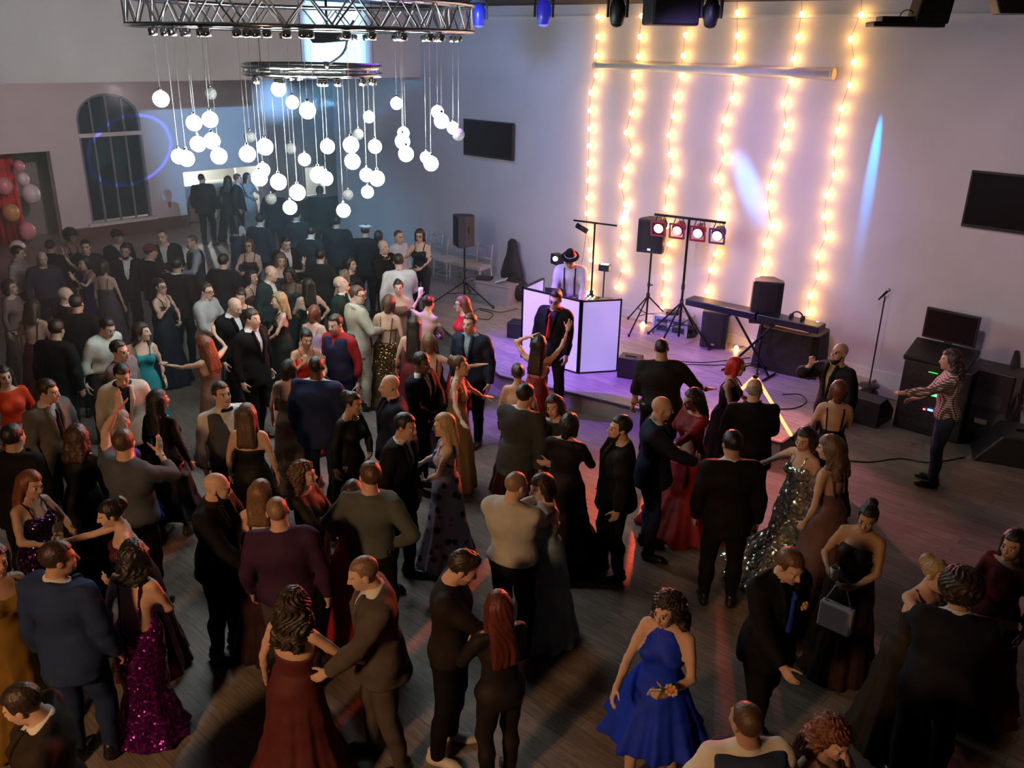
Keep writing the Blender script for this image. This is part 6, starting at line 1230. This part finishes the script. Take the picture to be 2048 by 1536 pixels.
gp('lookup', 674, 553, 70, 'm', 'suit', 'grey-haired man with lit face looking up to the right', c1=(.015, .035, .028), c2=BS, hair='fringe', hc=GY, skin=LT, h=1.80, hp=-22)
gp('beige', 714, 572, 128, 'm', 'suit', 'tall man in pale beige suit with glasses', c1=(.46, .43, .33), c2=(.40, .37, .28), hair='short', hc=BR, skin=LT, glasses=True, h=1.86, arms=('fwdlow', 'hold'), hy=-42)
gp('goldback', 779, 590, 175, 'f', 'gown', 'woman in gold sequin dress with open back', c1=(.22, .15, .06), sparkle=True, hair='bob', hc=BR, skin=LT, zb=1.06, bandback=True, h=1.72, flare=.26)
gp('smile', 796, 560, 0, 'f', 'gown', 'smiling woman with dark pulled-back hair facing camera', c1=(.18, .10, .06), hair='updo', hc=DB, skin=LT, neck='none', h=1.66)
gp('whiteback', 796, 508, -165, 'm', 'shirt', 'dark-haired man in bright white shirt, from behind', c1=(.66, .64, .64), c2=(.05, .05, .055), hair='short', hc=DB, skin=LT, h=1.84, b=1.15, untuck=True, arms=('down', 'front'))
gp('sequintop', 699, 515, 65, 'f', 'gown', 'dark-haired woman in black sequin top facing right', c1=(.03, .03, .03), sparkle=True, hair='long', hc=BK, skin=LT, h=1.66, neck='sleeve', arms=('front', 'hold'))
gp('blondfar', 690, 540, 150, 'f', 'gown', 'woman with ash blonde hair in silver-black dress in far crowd', c1=(.03, .035, .035), sparkle=True, hair='bob', hc=(.2, .14, .09), skin=LT, h=1.62)
gp('collarless', 765, 480, 45, 'm', 'suit', 'bald older man in black with a bright necklace', c1=BS, c2=BS, sc=BS, hair='fringe', hc=GY, skin=LT, h=1.80, arms=('front', 'front'))
gp('whitefar', 797, 460, 60, 'm', 'shirt', 'bald man in white shirt talking to the woman in black jumpsuit', c1=(.62, .60, .62), c2=(.04, .04, .045), hair='buzz', hc=BR, skin=LT, h=1.82)
gp('jumpsuit', 839, 458, -18, 'f', 'jump', 'woman in black jumpsuit with glasses, hand at her chin', c1=(.014, .014, .018), hair='bob', hc=DB, skin=LT, glasses=True, arms=('front', 'chin'), h=1.70, b=1.1, zf=1.35, z0=ST)
gp('sailorcap', 730, 446, 175, 'm', 'suit', 'man in dark coat with a white sailor cap, from behind', c1=(.012, .014, .018), c2=BS, sc=BS, hair='short', hatk='sailor', hatc=(.62, .62, .62), skin=MD, h=1.80, hat=.03)
gp('whitepatch', 757, 462, 150, 'f', 'gown', 'woman in white blouse beside the sailor cap', c1=(.50, .48, .55), hair='bob', hc=DB, skin=LT, neck='sleeve', h=1.60)
gp('tallfar', 640, 372, 178, 'm', 'suit', 'tall broad man in black before the lit kitchen hatch', c1=(.012, .014, .016), c2=BS, sc=BS, hair='short', hc=BK, skin=DK, h=1.90, b=1.35)
gp('door1', 401, 347, 176, 'm', 'suit', 'man in black suit at the left end of the bar, from behind', c1=(.010, .011, .013), c2=BS, sc=BS, hair='buzz', hc=BK, skin=MD, h=1.84, b=1.3)
gp('door2', 456, 352, 178, 'f', 'gown', 'black-haired woman in dark dress at the bar, from behind', c1=(.012, .014, .016), hair='wavy', hc=BK, skin=MD, neck='sleeve', h=1.70)
gp('door3', 474, 348, 100, 'm', 'suit', 'man with reddish hair in dark jacket at the bar', c1=(.014, .016, .02), c2=BS, hair='short', hc=AU, skin=LT, h=1.78)
gp('door4', 493, 346, 70, 'f', 'gown', 'woman with long dark hair in white top at the bar', c1=(.42, .42, .42), hair='long', hc=DB, skin=LT, neck='sleeve', h=1.68, arms=('hold', 'front'))
gp('far5', 545, 372, 175, 'm', 'suit', 'man in dark navy suit beneath the globes near the bar, from behind', c1=(.014, .016, .03), c2=BS, sc=BS, hair='buzz', hc=BR, skin=LT, h=1.84, b=1.2)
gp('far6', 592, 418, 170, 'm', 'suit', 'man in dark grey suit under the lowest globes, from behind', c1=(.02, .022, .024), c2=BS, hair='short', hc=BK, skin=MD, h=1.80)
gp('far7', 520, 428, 172, 'm', 'suit', 'man in dark suit left of the lowest globes, from behind', c1=(.014, .016, .02), c2=BS, hair='short', hc=BK, skin=LT, h=1.78)
gp('far8', 470, 425, 178, 'f', 'gown', 'woman in dark blue dress between the bar and the crowd', c1=(.014, .02, .045), hair='long', hc=BK, skin=LT, h=1.68)
gp('far9', 672, 432, 175, 'm', 'suit', 'man in black jacket left of the sailor cap, from behind', c1=(.012, .013, .015), c2=BS, sc=BS, hair='short', hc=BK, skin=MD, h=1.80, b=1.2)
gp('far10', 622, 452, 172, 'm', 'suit', 'man in dark green jacket with hand behind his back in far crowd', c1=(.012, .018, .018), c2=BS, hair='short', hc=BK, skin=LT, h=1.78, arms=('down', 'back'))
gp('far11', 446, 508, 165, 'm', 'suit', 'man in dark suit between the vest man and the glasses woman', c1=(.012, .014, .018), c2=BS, sc=BS, hair='short', hc=BK, skin=LT, h=1.80, b=1.1)
gp('far12', 640, 498, 172, 'm', 'suit', 'man in black suit with sparkling shoulders in the mid crowd', c1=(.014, .016, .018), c2=BS, sc=BS, hair='short', hc=BK, skin=LT, h=1.80)
gp('far13', 100, 480, 175, 'm', 'suit', 'dark-haired person in black left of the afro woman', c1=BS, c2=BS, sc=BS, hair='short', hc=BK, skin=MD, h=1.72)
gp('far14', 170, 480, 20, 'm', 'tee', 'man in dark shirt with a pale face right of the afro woman', c1=(.02, .02, .03), c2=BS, hair='short', hc=BK, skin=LT, h=1.74)
gp('far15', 205, 520, 175, 'f', 'gown', 'woman in grey-mauve dress right of the raised arms', c1=(.08, .06, .07), hair='bob', hc=DB, skin=LT, h=1.66)
gp('left16', 15, 560, 80, 'f', 'gown', 'woman in pinkish blouse cut by left edge above the maroon gown', c1=(.20, .13, .12), hair='bob', hc=DB, skin=LT, neck='sleeve', h=1.64)
gp('left17', 112, 640, 170, 'm', 'suit', 'man in black suit left of the bending white-shirt man', c1=BS, c2=BS, sc=BS, hair='short', hc=BK, skin=MD, h=1.80)
gp('left18', 150, 590, 172, 'm', 'suit', 'man in plain black suit right of the white-haired man', c1=BS, c2=BS, sc=BS, hair='short', hc=BK, skin=MD, h=1.80, b=1.15)
gp('left19', 20, 850, 175, 'm', 'suit', 'man in black at left edge between the red dress and grey suit', c1=BS, c2=BS, sc=BS, hair='short', hc=BK, skin=MD, h=1.80)
gp('dj', 1141, 497, -12, 'm', 'shirt', 'disc jockey in white shirt, black suspenders and fedora hat', c1=(.50, .49, .52), c2=BS, hair='short', hatk='fedora', hat=.07, hatc=(.010, .010, .012), hc=BK, skin=LT, glasses=True, arms=('fwdlow', 'fwdlow'), lean=10, hp=16, h=1.80, b=1.15, susp=True, z0=ST, bow=None, stub=True)
# ================================================================ THINGS IN HANDS
CUPW = mat('white plastic cup', (.72, .72, .70), .45, noise=.03); GLS = mat('drink glass', (.55, .50, .42), .12, trans=.6, noise=.05); BOT = mat('dark bottle glass', (.015, .012, .010), .12, noise=.05)
def cup(key, hand, label, m=None, r=.036, h=.10, cat='cup'):
    p = PP[key][hand]; o = thing('cup', label, cat, (p[0], p[1], p[2] - h * .45), group='drinks in hands')
    mb = MB(); mb.lathe([(r * .72, 0), (r * .8, .004), (r, h), (r * .94, h), (r * .76, .008)], n=14); mb.build('wall', m or CUPW, o)
    mb = MB(); mb.lathe([(r * .7, h * .1), (r * .9, h * .78), (.002, h * .785)], n=14); mb.build('drink', mat('amber drink', (.25, .12, .04), .2, noise=.05), o)
cup('drinkgirl', 'R', 'small glass in the hand of the purple sequin dress woman', GLS)
cup('cupback', 'L', 'white cup raised by the woman with bare pale back')
cup('blonde', 'R', 'white cup held by the blonde woman in floral dress')
cup('cupbag', 'R', 'white cup held by the woman with hair piled up')
cup('beige', 'R', 'silver beer can held by the man in beige suit', ALU, .03, .12, 'can')
cup('bluevest', 'L', 'clear glass held by the man with pale blue sleeves', GLS)
cup('redhead', 'L', 'white paper cup held by the red-haired woman')
cup('pinkshirt', 'L', 'white cup held by the man in pale pink shirt')
cup('afro', 'L', 'white cup held by the woman with afro hair')
cup('door4', 'L', 'clear glass held by the woman in white at the bar', GLS)
p = PP['curlydrink']['R']; o = thing('bottle', 'dark bottle in the hand of the long curly-haired woman', 'bottle', (p[0], p[1], p[2] - .1)); mb = MB(); mb.lathe([(.028, 0), (.032, .01), (.032, .13), (.014, .18), (.013, .23)], n=14); mb.build('glass', BOT, o); mb = MB(); mb.lathe([(.0145, .23), (.0145, .242)], n=10); mb.build('cap', ALU, o)
def bag(key, hand, label, m, w, h, d, drop, strap):
    p = PP[key][hand]; o = thing('handbag', label, 'bag', (p[0], p[1], p[2] - drop - h / 2), PP[key]['th'], 'bags in hands')
    mb = MB(); mb.box((0, 0, 0), (w, d, h)); mb.build('body', m, o, .015); mb = MB(); mb.box((0, -d / 2 - .004, h * .18), (w * .96, .01, h * .5)); mb.build('flap', m, o, .006)
    if strap: mb = MB(); mb.tube([(-w * .4, 0, h / 2), (-w * .15, 0, h / 2 + drop * .9), (w * .15, 0, h / 2 + drop * .9), (w * .4, 0, h / 2)], .006); mb.build('strap', m, o)
bag('purple', 'L', 'small black clutch bag in the hand of the purple sequin woman', mat('black leather bag', (.015, .014, .013), .4, noise=.1), .22, .16, .05, .05, True)
bag('cupbag', 'L', 'white handbag hanging from the arm of the woman with piled hair', mat('white leather bag', (.78, .74, .80), .5, noise=.05), .28, .24, .08, .20, True)
bag('blondeclutch', 'R', 'white clutch held at the waist of the blonde in black', mat('white satin bag', (.62, .62, .58), .5, noise=.05), .13, .08, .04, -.02, False)
p = PP['blue']['L']; o = thing('mobile_phone', 'white phone in the hand of the woman in royal blue', 'phone', p, PP['blue']['th'] + .5 + math.pi); mb = MB(); mb.frame((0, 0, 0), ((1, 0, 0), (0, .8, .6), (0, -.6, .8)), (.075, .010, .15)); mb.build('case', CUPW, o, .004); mb = MB(); mb.frame((0, .005, .004), ((1, 0, 0), (0, .8, .6), (0, -.6, .8)), (.068, .004, .135)); mb.build('screen', GLASSBLK, o)
# flowers and jewellery: parts of the person
def part(key, name, pts, r, m, sz=None):
    mb = MB(); rr = random.Random(5)
    for p_ in pts: mb.sph(PP[key]['loc'](p_), r, 8, 6)
    return mb.build(name, m, PP[key]['o'])
ORF = mat('orange flower', (.75, .22, .05), .6, noise=.2, scale=30); CRF = mat('cream petals', (.55, .42, .24), .6, noise=.2, scale=30); GOLD = mat('gold metal', (.85, .60, .18), .25, 1., noise=.1); LEAF = mat('leaf green', (.05, .12, .03), .6, noise=.2)
part('bluetie', 'boutonniere', [(-.10, .165, 1.33)], .022, ORF); part('bluetie', 'petals', [(-.10 + .026 * math.cos(a), .160, 1.33 + .026 * math.sin(a)) for a in np.linspace(0, 6.28, 7)[:-1]], .013, CRF)
mb = MB(); c_ = (np.array(PP['blue']['o'].matrix_world.inverted() @ Vector(PP['blue']['L'])) if False else None)
o = PP['blue']['o']; th_ = PP['blue']['th']; d_ = PP['blue']['L'] - np.array(o.location); lx = np.array([math.cos(th_) * d_[0] + math.sin(th_) * d_[1], -math.sin(th_) * d_[0] + math.cos(th_) * d_[1], d_[2]])
w_ = lx + np.array([-.10, -.06, .02])
mb = MB(); mb.sph(w_, .026, 10, 8); mb.build('corsage', ORF, o); mb = MB()
for a in np.linspace(0, 6.28, 10)[:-1]: mb.sph(w_ + np.array([.036 * math.cos(a), .012, .036 * math.sin(a)]), .014, 8, 6)
mb.build('corsage_petals', CRF, o)
part('goldclip', 'hair_clip', [(.03 * math.cos(a) - .02, -.10 + .015 * math.sin(2 * a), 1.70 + .04 * math.sin(a)) for a in np.linspace(0, 6.28, 8)[:-1]], .016, GOLD)
part('collarless', 'necklace', [(.075 * math.cos(a), .03 + .085 * math.sin(a), 1.46 - .03 * math.sin(a)) for a in np.linspace(.1, 3.04, 12)], .010, GOLD)
part('blackjacket', 'necklace', [(.065 * math.cos(a), .02 + .08 * math.sin(a), 1.475 - .02 * math.sin(a)) for a in np.linspace(.1, 3.04, 12)], .008, GOLD)
part('lilactop', 'hair_clip', [(-.06, -.09, 1.66), (-.055, -.095, 1.64)], .016, CUPW)
part('blue', 'earring', [(-.074, .01, 1.595), (.074, .01, 1.595)], .010, CUPW)
part('blue', 'necklace', [(.05 * math.cos(a), .05 + .055 * math.sin(a), 1.475 - .035 * math.sin(a)) for a in np.linspace(.2, 2.9, 9)], .003, GOLD)
# ================================================================ HAZE (from the fog machine, hanging round the globes)
hz = bpy.data.materials.new('stage haze'); hz.use_nodes = True; nt = hz.node_tree; nt.nodes.clear()
out = nt.nodes.new('ShaderNodeOutputMaterial'); vs = nt.nodes.new('ShaderNodeVolumeScatter'); vs.inputs['Density'].default_value = .030; vs.inputs['Color'].default_value = (.80, .96, 1.0, 1); vs.inputs['Anisotropy'].default_value = .25
nt.links.new(vs.outputs[0], out.inputs['Volume'])
mb = MB(); mb.frame((-4.3, 16.3, 2.25), (U3, L3, (0, 0, 1)), (7.6, 13.5, 4.4)); hzo = mb.build('haze', hz); tag(hzo, 'thin bluish fog hanging around the globe lamps', 'haze', kind='stuff')
